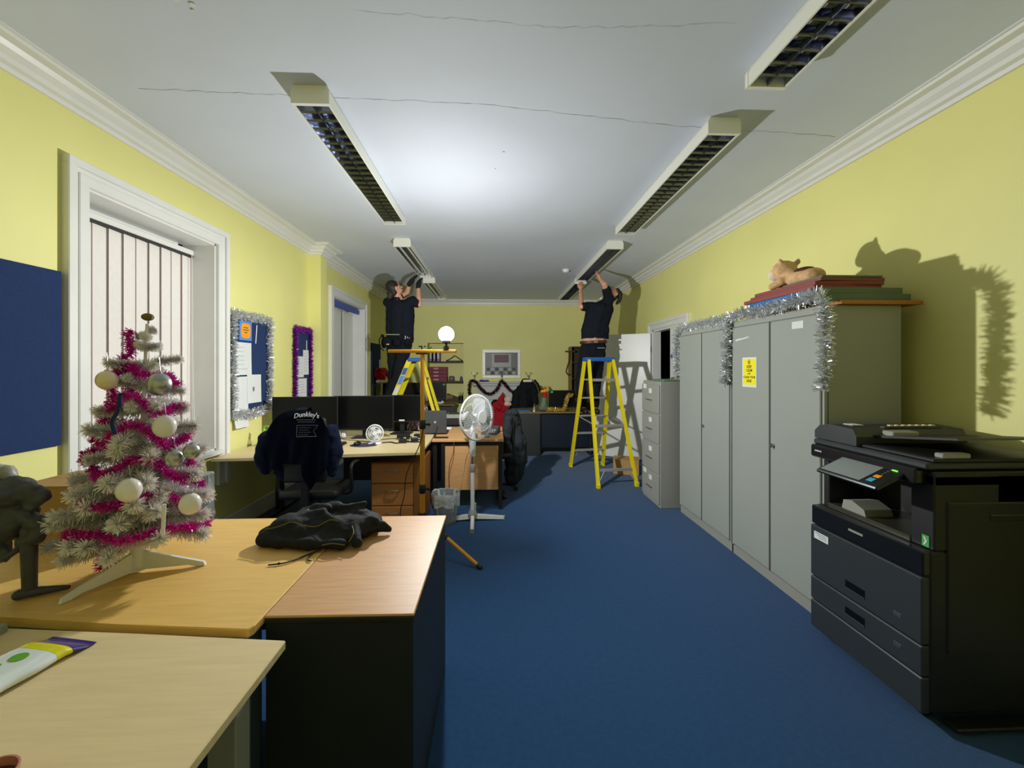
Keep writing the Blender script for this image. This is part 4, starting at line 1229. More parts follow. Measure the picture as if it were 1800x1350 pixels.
mb = tinsel([(-1.316, 1.44, 0.80), (-1.31, 1.44, 0.835), (-1.30, 1.44, 0.86)], 0.02, 5000, 0.003, 53)
tag(mb.build('tinsel_pompom', 'pink', recalc=False, loc=(-1.31, 1.44, 0.80)), 'magenta tinsel pompom dangling under the white tree', 'tinsel')
def bauble(label, x, y, z, r, m, hang=0.03):
    t = thing('bauble', label, 'bauble', (x, y, z), 0, 'baubles on the white tree')
    MB().ball((x, y, z), (r * 0.93, r * 0.93, r * 1.04), 22, 14).build('globe', m, t, 60)
    MB().cyl((x, y, z + r * 0.88), (x, y, z + r * 1.12), r * 0.2, seg=10).tube([(x, y, z + r * 1.1), (x + 0.004, y, z + r * 1.2), (x, y, z + r * 1.35 + hang)], 0.0008, 4).build('cap', 'silverball', t, 40)
bauble('large matt silver bauble high on the white tree', -1.125, 1.44, 1.416, 0.037, 'silverball', 0.04)
bauble('pink-gold iridescent bauble high on the white tree', -1.285, 1.43, 1.43, 0.031, 'iridball', 0.05)
bauble('pearl white bauble halfway up the right of the white tree', -1.10, 1.43, 1.276, 0.036, 'pearl')
bauble('glossy white bauble at the front centre of the white tree', -1.155, 1.36, 1.085, 0.036, 'pearl')
bauble('silver bauble paired with another, right of the white tree', -1.07, 1.43, 1.17, 0.028, 'silverball')
bauble('smaller silver bauble at the right edge of the white tree', -1.02, 1.44, 1.19, 0.026, 'silverball')
bauble('white bauble low on the right of the white tree', -1.01, 1.42, 1.02, 0.034, 'pearl')
bauble('clear silver bauble lowest on the left of the white tree', -1.345, 1.42, 0.885, 0.034, 'silverball')
tag(MB().tube(smooth_path([(-1.19, 1.37, 1.39), (-1.195, 1.37, 1.34), (-1.215, 1.37, 1.30), (-1.205, 1.37, 1.26)], 5), 0.006, 6).build('navy_ribbon', 'navyfelt', loc=(-1.2, 1.37, 1.26)), 'thin navy ribbon hanging on the front of the white tree', 'ribbon')
tag(MB().cyl((-1.075, 1.39, 0.93), (-1.07, 1.39, 1.03), 0.0055, seg=8).build('white_candle', 'white', loc=(-1.075, 1.39, 0.93)), 'slim white candle ornament low on the white tree', 'ornament')

# cardboard box behind the tree
cb = thing('cardboard_box', 'brown cardboard box on the amber desk behind the white tree', 'box', (-1.72, 1.93, 0.73))
MB().box(-1.99, -1.48, 1.80, 2.07, 0.732, 0.975, 0.003).build('carton', 'card', cb)
MB().box(-1.992, -1.478, 1.798, 1.93, 0.974, 0.979).build('top_flap', 'card', cb)
MB().box(-1.992, -1.478, 1.934, 2.072, 0.974, 0.979).build('top_flap', 'card', cb)

# dark crumpled figure on a post at the picture edge
dk = thing('dark_ornament', 'dark grey lumpy ornament on a post with a flat foot, beside the white tree', 'ornament', (-1.5, 1.4, 0.73))
blob('lumpy_top', [('e', (-1.60, 1.40, 1.065), (0.10, 0.09, 0.05)), ('c', (-1.56, 1.40, 1.085), 0.038, (-1.475, 1.41, 1.055), 0.026), ('c', (-1.475, 1.41, 1.055), 0.026, (-1.49, 1.40, 1.03), 0.02),
                   ('e', (-1.60, 1.41, 0.985), (0.09, 0.08, 0.08)), ('c', (-1.53, 1.40, 1.0), 0.028, (-1.465, 1.40, 0.965), 0.024), ('c', (-1.465, 1.40, 0.965), 0.024, (-1.475, 1.40, 0.925), 0.022),
                   ('c', (-1.475, 1.40, 0.925), 0.02, (-1.515, 1.40, 0.915), 0.018), ('c', (-1.62, 1.40, 0.93), 0.05, (-1.59, 1.40, 0.88), 0.03),
                   ('c', (-1.53, 1.40, 0.89), 0.016, (-1.562, 1.39, 0.862), 0.011)], 'darkplastic', dk, 0.006, 2, (0.04, 0.022))
blob('post', [('c', (-1.50, 1.40, 0.95), 0.022, (-1.497, 1.40, 0.76), 0.019)], 'darkplastic', dk, 0.006, 2)
blob('foot', [('c', (-1.515, 1.385, 0.748), 0.017, (-1.49, 1.40, 0.75), 0.016), ('c', (-1.49, 1.40, 0.749), 0.017, (-1.422, 1.445, 0.74), 0.008)], 'darkplastic', dk, 0.005, 2)
tag(blob('grey_tuft', [('e', (-1.63, 1.43, 1.125), (0.05, 0.04, 0.03)), ('e', (-1.60, 1.43, 1.11), (0.03, 0.03, 0.018))], 'greymetal2', None, 0.008, 2, (0.02, 0.02), loc=(-1.63, 1.43, 1.09)), 'pale grey tuft resting on the dark lumpy ornament', 'decoration')

# packet of wipes
wm = Matrix.Translation((-1.19, 1.07, 0.722)) @ Matrix.Rotation(R(50), 4, 'Z')
wp = thing('wipes_packet', 'white and blue packet of wipes with green leaf print on the pale desk', 'packet', (-1.184, 1.043, 0.722), R(79))
def pillow(x0, x1, hw, hh, seed):
    mb = MB()
    def f(u, v):
        a = 2 * math.pi * v
        t = min(1, 4 * min((u), 1.0) + 0.0, 1)
        x = x0 + (x1 - x0) * u
        k = PK(x)
        return (x, hw * math.copysign(abs(math.cos(a)) ** 0.6, math.cos(a)) * (1 + 0.03 * math.sin(x * 60)), hh * k * (1 + math.copysign(abs(math.sin(a)) ** 0.8, math.sin(a))) + 0.001)
    mb.grid(14, 25, f)
    bmesh.ops.remove_doubles(mb.bm, verts=mb.bm.verts, dist=1e-5)
    return mb
def PK(x):
    return max(0.10, min(1.0, (0.145 - abs(x)) / 0.06))
pillow(-0.115, 0.065, 0.072, 0.016, 1).build('film_body', 'wipewhite', wp, 50, world=False)
pillow(-0.145, -0.1155, 0.072, 0.016, 1).build('film_end', 'wipeblue', wp, 50, world=False)
pillow(0.0655, 0.098, 0.072, 0.016, 2).build('film_band', 'wipeyellow', wp, 50, world=False)
mb = pillow(0.0985, 0.15, 0.073, 0.016, 3); mb.build('film_seal', 'wipenavy', wp, 50, world=False)
def patch(cx, cy, rx, ry, n, m):
    mb = MB()
    pts = [(cx + rx * math.cos(2 * math.pi * k / n), cy + ry * math.sin(2 * math.pi * k / n)) for k in range(n)]
    mb.prism(pts, 'z', 0.030, 0.0342)
    mb.build('print_patch', m, wp, world=False)
patch(-0.02, 0.012, 0.03, 0.014, 16, 'wipegreen'); patch(0.035, 0.0, 0.016, 0.02, 16, 'wipegreen')
patch(-0.07, -0.012, 0.022, 0.02, 16, 'wipeblue'); patch(-0.085, 0.018, 0.016, 0.014, 12, 'wipenavy')
# rim of a pink mug and a grey tray at the picture edge
mg = thing('mug', 'pink rimmed mug at the bottom picture corner on the pale desk', 'mug', (-0.86, 0.735, 0.722))
MB().lathe([(0.036, 0.001), (0.04, 0.01), (0.041, 0.062), (0.038, 0.062), (0.037, 0.012)], (-0.86, 0.735, 0.722), 24, cap1=True).build('cup', 'pinkceramic', mg, 40)
MB().tube(smooth_path([(-0.90, 0.735, 0.775), (-0.923, 0.735, 0.765), (-0.923, 0.735, 0.742), (-0.899, 0.735, 0.735)], 5), 0.005, 6).build('handle', 'pinkceramic', mg, 60)
MB().lathe([(0.036, 0.0), (0.036, 0.004)], (-0.86, 0.735, 0.765), 20).build('drink', 'leather', mg)
gt = thing('grey_tray', 'grey plastic tray at the picture edge on the pale desk', 'tray', (-1.47, 1.18, 0.722))
MB().box(-1.60, -1.385, 1.10, 1.24, 0.723, 0.728, 0.001).build('tray_floor', 'framegrey', gt)
w_ = MB(); w_.box(-1.60, -1.385, 1.232, 1.24, 0.728, 0.745, 0.001).box(-1.60, -1.385, 1.10, 1.108, 0.728, 0.745, 0.001).box(-1.393, -1.385, 1.108, 1.232, 0.728, 0.745, 0.001).box(-1.60, -1.592, 1.108, 1.232, 0.728, 0.745, 0.001)
w_.build('tray_rim', 'greymetal2', gt)

# ------------------------------------------------------------------ black jacket heaped on the desk
jk = thing('jacket', 'black jacket with ochre piping heaped on the two joined desks', 'jacket', (-0.72, 1.85, 0.73))
jp = [('e', (-0.83, 1.86, 0.775), (0.14, 0.13, 0.062)), ('e', (-0.65, 1.88, 0.77), (0.14, 0.13, 0.058)), ('e', (-0.74, 1.78, 0.76), (0.16, 0.07, 0.032)),
      ('c', (-0.87, 1.93, 0.80), 0.04, (-0.72, 1.95, 0.815), 0.035), ('c', (-0.90, 1.83, 0.79), 0.035, (-0.76, 1.86, 0.83), 0.025), ('c', (-0.76, 1.86, 0.825), 0.022, (-0.66, 1.80, 0.795), 0.024),
      ('c', (-0.66, 1.93, 0.82), 0.035, (-0.55, 1.86, 0.79), 0.035), ('c', (-0.55, 1.86, 0.785), 0.036, (-0.47, 1.87, 0.752), 0.018), ('c', (-0.60, 1.80, 0.785), 0.03, (-0.56, 1.72, 0.755), 0.024),
      ('c', (-0.96, 1.76, 0.76), 0.028, (-0.85, 1.73, 0.757), 0.026), ('c', (-0.965, 1.80, 0.768), 0.026, (-0.86, 1.80, 0.78), 0.03), ('c', (-0.85, 1.73, 0.757), 0.026, (-0.62, 1.71, 0.755), 0.022),
      ('c', (-0.69, 1.90, 0.84), 0.018, (-0.60, 1.93, 0.845), 0.016), ('c', (-0.82, 1.94, 0.835), 0.016, (-0.75, 1.90, 0.835), 0.016), ('c', (-0.58, 1.90, 0.82), 0.018, (-0.52, 1.84, 0.80), 0.015)]
body = blob_mesh('body', jp, 'jacket', 0.007, 3, (0.09, 0.035))
for v in body.vertices:
    if v.co.z < 0.733: v.co.z = 0.733
jb = link('body', body, jk)
def pipe(pts, nm='piping', m='olive', r=0.0022):
    MB().tube(smooth_path(pts, 6), r, 5).build(nm, m, jk, 60)
def on_surf(x, y):
    best = 0.733
    for v in JV:
        if abs(v.x - x) < 0.012 and abs(v.y - y) < 0.012 and v.z > best: best = v.z
    return best
JV = [v.co + Vector((-0.72, 1.85, 0.73)) for v in body.vertices]
pipe([(x, y, on_surf(x, y) + 0.001) for x, y in ((-0.955, 1.765), (-0.90, 1.768), (-0.85, 1.775), (-0.80, 1.77), (-0.75, 1.775), (-0.70, 1.79), (-0.66, 1.785))])
pipe([(x, y, on_surf(x, y) + 0.001) for x, y in ((-0.60, 1.77), (-0.585, 1.745), (-0.58, 1.72), (-0.59, 1.70))])
pipe([(x, y, on_surf(x, y) + 0.001) for x, y in ((-0.69, 1.688), (-0.65, 1.685), (-0.60, 1.687))])
pipe([(-0.70, 1.70, 0.738), (-0.735, 1.67, 0.735), (-0.76, 1.63, 0.735), (-0.79, 1.60, 0.735), (-0.83, 1.588, 0.735), (-0.845, 1.585, 0.735)], 'drawcord', 'cable', 0.003)
pipe([(-0.72, 1.68, 0.737), (-0.725, 1.645, 0.735), (-0.715, 1.62, 0.735), (-0.70, 1.612, 0.735)], 'drawcord', 'cable', 0.0028)
MB().ball((-0.81, 1.592, 0.7365), 0.005, 8, 6).build('cord_toggle', 'cable', jk, 60)
MB().ball((-0.82, 1.86, on_surf(-0.82, 1.86) + 0.001), 0.004, 8, 6).build('snap_button', 'steel', jk, 60)

# ------------------------------------------------------------------ office chairs
def office_chair(label, x, y, rz, m='black', back_top=0.98, group='office chairs', bw=0.20):
    """local -Y is the front of the chair, backrest at +Y"""
    t = thing('office_chair', label, 'office chair', (x, y, 0), rz, group)
    MB().box(-0.23, 0.23, -0.22, 0.20, 0.43, 0.50, 0.03, None, 3).build('seat', m, t, 60, world=False)
    MB().box(-bw, bw, 0.20, 0.25, 0.58, back_top, 0.022, None, 3).build('backrest', m, t, 60, world=False)
    MB().box(-0.03, 0.03, 0.22, 0.245, 0.40, 0.62, 0.005).box(-0.03, 0.03, 0.0, 0.24, 0.40, 0.425, 0.004).build('back_bar', 'black', t, world=False)
    MB().cyl((0, 0, 0.08), (0, 0, 0.43), 0.025).cyl((0, 0, 0.08), (0, 0, 0.26), 0.035).build('gas_column', 'black', t, 40, world=False)
    for k in range(5):
        a = 2 * math.pi * k / 5 + 0.3
        e_ = Vector((0.29 * math.cos(a), 0.29 * math.sin(a), 0.07))
        l = MB().cyl((0, 0, 0.11), e_, 0.022, 0.014, 10).build('base_leg', 'black', t, 40, world=False)
        n_ = Vector((-math.sin(a), math.cos(a), 0)) * 0.018
        c = e_ - Vector((0, 0, 0.042))
        MB().cyl(c - n_, c + n_, 0.027, seg=12).build('caster', 'black', l, 40, world=False)
    for s in (-1, 1):
        MB().tube(smooth_path([(s * 0.22, 0.05, 0.44), (s * 0.29, 0.05, 0.47), (s * 0.29, 0.05, 0.66), (s * 0.29, -0.14, 0.67)], 5), 0.014, 8).build('armrest', 'black', t, 60, world=False)
    return t
office_chair('black office chair under the navy hoodie at the maple desk', -1.465, 3.50, R(180), 'black', 1.08, bw=0.16)

# navy hoodie hung over the chair back
hd_ = thing('hoodie', 'navy hooded top with white lettering hung over the office chair', 'hoodie', (-1.475, 3.2, 0.55))
def hood_y(x, z):
    u = (x + 1.475)
    f = 0.018 * math.sin(u * 32 + z * 5) + 0.012 * math.sin(u * 57 - z * 9 + 1.0)
    drop = max(0.0, min(1.0, (1.0 - z) / 0.35))
    flat = 1.0 if abs(u - 0.06) > 0.13 or z < 0.94 else 0.25
    rim = max(0.0, abs(u) - 0.12)
    top = max(0.0, z - 1.08)
    return 3.17 + f * (0.25 + 0.95 * drop) * flat + 1.1 * rim * rim + 6.0 * top * top - 0.03 * drop
mb = MB()
def table(z, T):
    for (z0, a), (z1, c) in zip(T, T[1:]):
        if z <= z0 and z >= z1:
            return a + (c - a) * (z0 - z) / (z0 - z1)
    return T[0][1] if z > T[0][0] else T[-1][1]
HL = [(1.15, 0.04), (1.14, 0.10), (1.12, 0.145), (1.08, 0.185), (1.0, 0.235), (0.90, 0.285), (0.835, 0.335), (0.80, 0.295), (0.70, 0.30), (0.55, 0.26)]
HR = [(1.15, 0.04), (1.14, 0.10), (1.12, 0.14), (1.08, 0.175), (1.0, 0.205), (0.92, 0.225), (0.84, 0.265), (0.75, 0.27), (0.65, 0.23), (0.55, 0.20)]
def hood(u, v):
    # u across, v from the top rim down to the ragged hem
    hem = 0.70 + 0.02 * math.sin(u * 30)
    if 0.30 <= u < 0.58: hem = 0.75
    elif u >= 0.58: hem = 0.74 - (0.19 * (1 - abs(u - 0.76) / 0.18) if abs(u - 0.76) < 0.18 else 0)
    z = 1.15 + (hem - 1.15) * v
    x = -1.465 - table(z, HL) + (table(z, HL) + table(z, HR)) * u
    return Vector((x, hood_y(x, z), z))
mb.grid(72, 64, hood)
bmesh.ops.solidify(mb.bm, geom=mb.bm.faces[:], thickness=-0.012)
hb = mb.build('fleece_front', 'hoodie', hd_, 60)
mb = MB()
def hood_over(u, v):
    a = hood(u, 0.0)
    return Vector((a.x, a.y + 0.14 * v, a.z + 0.012 * math.sin(math.pi * v) - 0.25 * max(0, v - 0.6)))
mb.grid(40, 12, hood_over)
bmesh.ops.solidify(mb.bm, geom=mb.bm.faces[:], thickness=0.012)
mb.build('fleece_shoulder', 'hoodie', hd_, 60)
blob('sleeve', [('c', (-1.73, 3.22, 0.93), 0.06, (-1.755, 3.19, 0.80), 0.05), ('c', (-1.755, 3.19, 0.80), 0.05, (-1.72, 3.19, 0.70), 0.045)], 'hoodie', hd_, 0.012, 3, (0.06, 0.03))
blob('sleeve', [('c', (-1.255, 3.24, 0.98), 0.06, (-1.215, 3.22, 0.82), 0.055), ('c', (-1.215, 3.22, 0.82), 0.055, (-1.235, 3.2, 0.68), 0.04)], 'hoodie', hd_, 0.012, 3, (0.06, 0.03))
blob('hem_back', [('e', (-1.56, 3.30, 0.66), (0.17, 0.04, 0.09)), ('e', (-1.42, 3.30, 0.72), (0.16, 0.04, 0.09))], 'hoodie', hd_, 0.014, 3, (0.06, 0.03))
def print_on(me, x0, z0):
    for v in me.vertices:
        x, z = x0 + v.co.x, z0 + v.co.y
        v.co = Vector((x, hood_y(x, z) - 0.014 - v.co.z, z))
    return me
t_ = text_mesh("Dunkley's", 0.047, 'whiteink', 0.0004, True)
for v in t_.vertices: v.co.y -= 1.6 * v.co.x ** 2
link('lettering', print_on(t_, -1.405, 1.118), hd_)
fl_ = MB()
def bar(x0, x1, z0, z1):
    n = 8
    fl_.grid(n, 2, lambda u, v: (x0 + (x1 - x0) * u, z0 + (z1 - z0) * v, 0))
for k in range(8):
    bar(-0.075 + 0.018 * k, -0.062 + 0.018 * k, 0.052, 0.058); 
    if k < 7: bar(-0.065 + 0.018 * k, -0.052 + 0.018 * k, 0.036, 0.042)
bar(-0.075, 0.078, 0.012, 0.016); bar(-0.075, 0.068, -0.072, -0.067)
bar(-0.075, -0.071, -0.07, 0.014)
for (a, b) in (((0.078, 0.014), (0.045, -0.028)), ((0.045, -0.028), (0.068, -0.07))):
    fl_.bm.faces.new([fl_.bm.verts.new(p) for p in ((a[0], a[1], 0), (a[0] + 0.004, a[1], 0), (b[0] + 0.004, b[1], 0), (b[0], b[1], 0))])
for k in range(4):
    for i in range(5 - (k % 2)):
        bar(-0.058 + 0.018 * i, -0.045 + 0.018 * i, -0.006 - 0.017 * k, -0.002 - 0.017 * k)
link('small_print', print_on(fl_.mesh('small_print', 'fadedink'), -1.40, 1.025), hd_)

# ------------------------------------------------------------------ monitors
def monitor(label, x, y, z, w, h, rz, back=False, zb=0.09, sticker=None, group='computer monitors'):
    """screen faces local -Y (or +Y when back=True)"""
    t = thing('monitor', label, 'monitor', (x, y, z), rz, group)
    s = 1 if not back else -1
    MB().box(-w / 2, w / 2, -0.012, 0.012, zb, zb + h, 0.004).build('bezel', 'black', t, world=False)
    MB().box(-w / 2 + 0.008, w / 2 - 0.008, -0.0135 * s, -0.0115 * s, zb + 0.018, zb + h - 0.008).build('screen', 'screen', t, world=False)
    MB().box(-w * 0.3, w * 0.3, 0.010 * s, 0.035 * s, zb + h * 0.2, zb + h * 0.8, 0.006).build('rear_shell', 'black', t, world=False)
    MB().box(-0.025, 0.025, 0.03 * s, 0.045 * s, 0.005, zb + h * 0.5, 0.003).build('stand_neck', 'black', t, world=False)
    MB().box(-0.11, 0.11, -0.07, 0.10, 0.001, 0.012, 0.004).build('stand_base', 'black', t, world=False)
    if sticker:
        sx, = sticker
        MB().box(sx - 0.022, sx + 0.022, -0.016, -0.012, zb + h - 0.045, zb + h - 0.012).build('sticker', 'greenstick', t, world=False)
    return t
monitor('black monitor behind the navy hoodie', -1.90, 4.25, 0.731, 0.62, 0.36, R(6), zb=0.085)
m2 = monitor('black monitor in the middle of the maple desk behind the small white fan', -1.375, 4.42, 0.731, 0.62, 0.36, R(0), zb=0.08)
m3 = monitor('black monitor at the right end of the maple desk with a pale label', -1.04, 4.66, 0.731, 0.50, 0.30, R(-4), zb=0.13)
MB().box(-0.02, 0.04, -0.0165, -0.0135, 0.145, 0.16).build('maker_label', 'whitepaper', m3, world=False)
monitor('black monitor beside the worker on the left on the far desk', -2.10, 8.62, 0.731, 0.40, 0.34, R(0), zb=0.08, sticker=(0.14,))
monitor('black monitor on the far desk behind the orange tripod pole', -1.72, 8.64, 0.731, 0.34, 0.34, R(0), zb=0.08)
monitor('black monitor in front of the alcove shelves', -1.18, 8.62, 0.731, 0.36, 0.34, R(0), zb=0.07, sticker=(0.13,))
monitor('black monitor on the far desk behind the yellow ladder', 1.16, 7.15, 0.731, 0.46, 0.30, R(0), zb=0.04, sticker=(-0.18,))

# laptop with its lid towards the viewer
lp = thing('laptop', 'grey-black laptop open with its lid towards the viewer', 'laptop', (-0.66, 4.62, 0.73))
MB().box(-0.78, -0.53, 4.63, 4.82, 0.731, 0.748, 0.003).build('base', 'black', lp)
ll = MB().box(-0.125, 0.125, -0.006, 0.006, 0, 0.255, 0.004, Matrix.Translation((-0.655, 4.60, 0.745)) @ Matrix.Rotation(R(8), 4, 'X')).build('lid', 'darkplastic', lp)
MB().cyl((-0.655, 4.577, 0.87), (-0.655, 4.573, 0.87), 0.013, seg=16).build('lid_emblem', 'framegrey', ll)
ds = thing('device_stand', 'black bent stand on the corner of the beech desk', 'stand', (-0.56, 4.38, 0.73))
MB().box(-0.635, -0.49, 4.35, 4.41, 0.731, 0.739, 0.002).build('foot_plate', 'black', ds)
MB().hexa([(-0.635, 4.36, 0.739), (-0.625, 4.36, 0.739), (-0.625, 4.40, 0.739), (-0.635, 4.40, 0.739)], [(-0.605, 4.36, 0.85), (-0.597, 4.36, 0.85), (-0.597, 4.40, 0.85), (-0.605, 4.40, 0.85)]).build('upright_plate', 'black', ds)
pk = thing('tissue_packet', 'white and purple packet lying on the beech desk', 'packet', (-0.6, 5.0, 0.73))
MB().box(-0.665, -0.60, 4.96, 5.04, 0.731, 0.755, 0.01, None, 2).build('purple_end', 'purplebox', pk)
MB().box(-0.60, -0.515, 4.96, 5.05, 0.731, 0.752, 0.01, None, 2).build('white_end', 'wipewhite', pk)
tag(MB().box(-0.37, -0.28, 4.80, 4.90, 0.731, 0.75, 0.004).build('note_block', 'whitepaper', loc=(-0.33, 4.85, 0.731)), 'white note block on the beech desk behind the pedestal fan', 'note pad')
ph = thing('desk_phone', 'grey and black desk telephone on the beech desk', 'telephone', (-0.03, 4.65, 0.73), R(-12))
MB().prism([(-0.11, 0.001), (0.10, 0.001), (0.10, 0.075), (0.06, 0.08), (-0.11, 0.02)], 'x', -0.10, 0.07).build('body', 'darkplastic', ph, world=False)
MB().prism([(-0.02, 0.045), (0.05, 0.072), (0.05, 0.076), (-0.02, 0.049)], 'x', -0.03, 0.06).build('display', 'lcd', ph, world=False)
MB().tube(smooth_path([(-0.075, -0.09, 0.045), (-0.08, -0.05, 0.06), (-0.08, 0.03, 0.085), (-0.075, 0.085, 0.09)], 5), 0.016, 8).build('handset', 'black', ph, 60, world=False)
kp = MB()
for i in range(3):
    for j in range(4):
        kp.box(-0.02 + 0.026 * i, -0.002 + 0.026 * i, -0.10 + 0.02 * j, -0.087 + 0.02 * j, 0.018 + 0.008 * j, 0.03 + 0.0075 * j)
kp.build('keypad', 'framegrey', ph, world=False)
tag(blob('mouse', [('e', (-0.08, 4.42, 0.742), (0.03, 0.05, 0.018))], 'framegrey', None, 0.004, 2, loc=(-0.08, 4.42, 0.73)), 'grey mouse near the front edge of the beech desk', 'mouse')
tag(MB().box(-0.235, -0.18, 4.36, 4.42, 0.731, 0.762, 0.004).build('black_cube_speaker', 'black', loc=(-0.2, 4.39, 0.731)), 'tiny black box at the front of the beech desk', 'speaker')

# clutter on the maple desk
mp_ = thing('mouse_mat', 'purple gel mouse mat on the maple desk', 'mouse mat', (-1.25, 4.0, 0.73))
MB().prism([(-1.245 + 0.125 * math.cos(R(q)) * (1.0), 3.99 + 0.085 * math.sin(R(q))) for q in range(0, 360, 15)], 'z', 0.7305, 0.736).build('pad', 'purplepad', mp_)
blob('wrist_rest', [('c', (-1.18, 3.93, 0.737), 0.014, (-1.15, 4.03, 0.737), 0.014)], 'purplepad', mp_, 0.004, 2)
ms = thing('computer_mouse', 'black mouse on the purple mouse mat', 'mouse', (-1.30, 3.98, 0.736))
blob('shell', [('e', (-1.30, 3.98, 0.752), (0.032, 0.052, 0.020))], 'blackgloss', ms, 0.004, 2)
MB().cyl((-1.303, 3.945, 0.768), (-1.297, 3.945, 0.768), 0.006, seg=10).build('wheel', 'framegrey', ms)
kbd = thing('keyboard', 'black keyboard beside the purple mouse mat', 'keyboard', (-1.6, 4.0, 0.73))
MB().box(-1.86, -1.43, 3.94, 4.08, 0.731, 0.752, 0.004).build('case', 'black', kbd)
ky = MB().box(-0.011, 0.011, -0.010, 0.010, 0, 0.006, 0.002).mesh('key', 'darkplastic')
for i in range(15):
    for j in range(5):
        inst('key', ky, kbd, (-0.245 + 0.028 * i, -0.045 + 0.025 * j, 0.022))
df_ = thing('desk_fan', 'small white desk fan on the maple desk', 'fan', (-1.16, 4.06, 0.73), R(12))
mb = MB()
for r_, yy in ((0.078, 0.0), (0.078, 0.03), (0.058, -0.012), (0.038, -0.018), (0.02, -0.02), (0.058, 0.042)):
    mb.tube([(r_ * math.cos(R(q)), yy, 0.105 + r_ * math.sin(R(q))) for q in range(0, 360, 12)], 0.0022 if r_ < 0.07 else 0.004, 5, closed=True)
for q in range(0, 360, 15):
    c, s = math.cos(R(q)), math.sin(R(q))
    mb.tube([(0.078 * c, 0.0, 0.105 + 0.078 * s), (0.055 * c, -0.013, 0.105 + 0.055 * s), (0.012 * c, -0.02, 0.105 + 0.012 * s)], 0.0014, 4)
mb.build('cage', 'white', df_, 60, world=False)
for k in range(4):
    a = R(90 * k + 20)
    bl = MB()
    bl.grid(4, 4, lambda u, v: ((0.015 + 0.05 * u) * math.cos(a + (v - 0.5) * 0.9), 0.012 + (v - 0.5) * 0.018, 0.105 + (0.015 + 0.05 * u) * math.sin(a + (v - 0.5) * 0.9)))
    bl.build('blade', 'white', df_, 60, world=False)
MB().cyl((0, -0.022, 0.105), (0, 0.06, 0.105), 0.015).build('motor', 'white', df_, 40, world=False)
MB().tube([(0.082, 0.015, 0.105), (0.075, 0.02, 0.06), (0.03, 0.02, 0.02), (0.0, 0.02, 0.008)], 0.005, 6).tube([(-0.082, 0.015, 0.105), (-0.075, 0.02, 0.06), (-0.03, 0.02, 0.02), (0.0, 0.02, 0.008)], 0.005, 6).lathe([(0.06, 0.001), (0.062, 0.006), (0.045, 0.016)], (0, 0.01, 0), 20).build('stand', 'white', df_, 60, world=False)
sb = thing('sanitiser_bottle', 'clear bottle with a green pump on the maple desk by the wall', 'bottle', (-2.17, 4.0, 0.73))
MB().lathe([(0.032, 0.001), (0.035, 0.01), (0.035, 0.10), (0.022, 0.125), (0.013, 0.13), (0.013, 0.14)], (-2.17, 4.0, 0.73), 18).build('bottle_body', 'clearplastic', sb, 40)
MB().lathe([(0.0352, 0.03), (0.0352, 0.08)], (-2.17, 4.0, 0.73), 18, cap0=False, cap1=False).build('bottle_label', 'whitepaper', sb, 40)
MB().lathe([(0.015, 0.138), (0.015, 0.16), (0.006, 0.162), (0.006, 0.185)], (-2.17, 4.0, 0.73), 14).box(-2.175, -2.125, 3.992, 4.008, 0.912, 0.922, 0.003).build('pump', 'greenpump', sb, 40)
# adaptors and cables
def cable_thing(label, pts, r=0.004, m='cable', name='cable'):
    p = smooth_path(pts, 6)
    tag(MB().tube(p, r, 6).build(name, m, smooth=60, loc=pts[0]), label, 'cable')
cable_thing('black cable looping along the back of the maple desk', [(-1.62, 4.35, 0.735), (-1.45, 4.40, 0.735), (-1.2, 4.28, 0.735), (-1.05, 4.33, 0.736), (-0.95, 4.25, 0.736), (-0.85, 4.30, 0.735)])
cable_thing('thick black cable by the small white fan', [(-1.10, 4.10, 0.736), (-1.02, 4.12, 0.737), (-0.95, 4.06, 0.737), (-0.88, 4.14, 0.737), (-0.78, 4.11, 0.737), (-0.70, 4.16, 0.737)], 0.006)
cable_thing('thin black cable under the middle monitor', [(-1.63, 4.5, 0.82), (-1.60, 4.40, 0.76), (-1.55, 4.32, 0.735), (-1.42, 4.25, 0.735), (-1.28, 4.18, 0.735), (-1.2, 4.16, 0.735)], 0.003)
cable_thing('white cable behind the power adaptors on the maple desk', [(-0.93, 4.22, 0.735), (-0.90, 4.19, 0.77), (-0.87, 4.2, 0.735), (-0.80, 4.22, 0.77), (-0.76, 4.25, 0.735)], 0.003, 'white')
for lbl, x, y, sx in (('black power adaptor brick in front of the right monitor', -0.95, 4.36, 0.09), ('short black power adaptor behind the tripod pole', -0.80, 4.40, 0.05), ('black plug block on the maple desk by the fan', -0.90, 4.10, 0.035), ('black plug block nearest the tripod pole on the maple desk', -0.80, 4.17, 0.03)):
    t = thing('power_adaptor', lbl, 'adaptor', (x, y, 0.73), R(rnd.uniform(-20, 20)))
    MB().box(-sx / 2 - 0.02, sx / 2 + 0.02, -0.025, 0.025, 0.001, 0.04, 0.006, None, 2).build('brick', 'black', t, world=False)
    MB().cyl((sx / 2 + 0.02, 0, 0.02), (sx / 2 + 0.045, 0, 0.018), 0.006).build('strain_relief', 'cable', t, world=False)
tag(MB().box(-1.66, -1.58, 4.45, 4.52, 0.731, 0.80, 0.01).build('white_cup', 'white', loc=(-1.62, 4.48, 0.731)), 'white plastic pot between the two left monitors', 'pot')

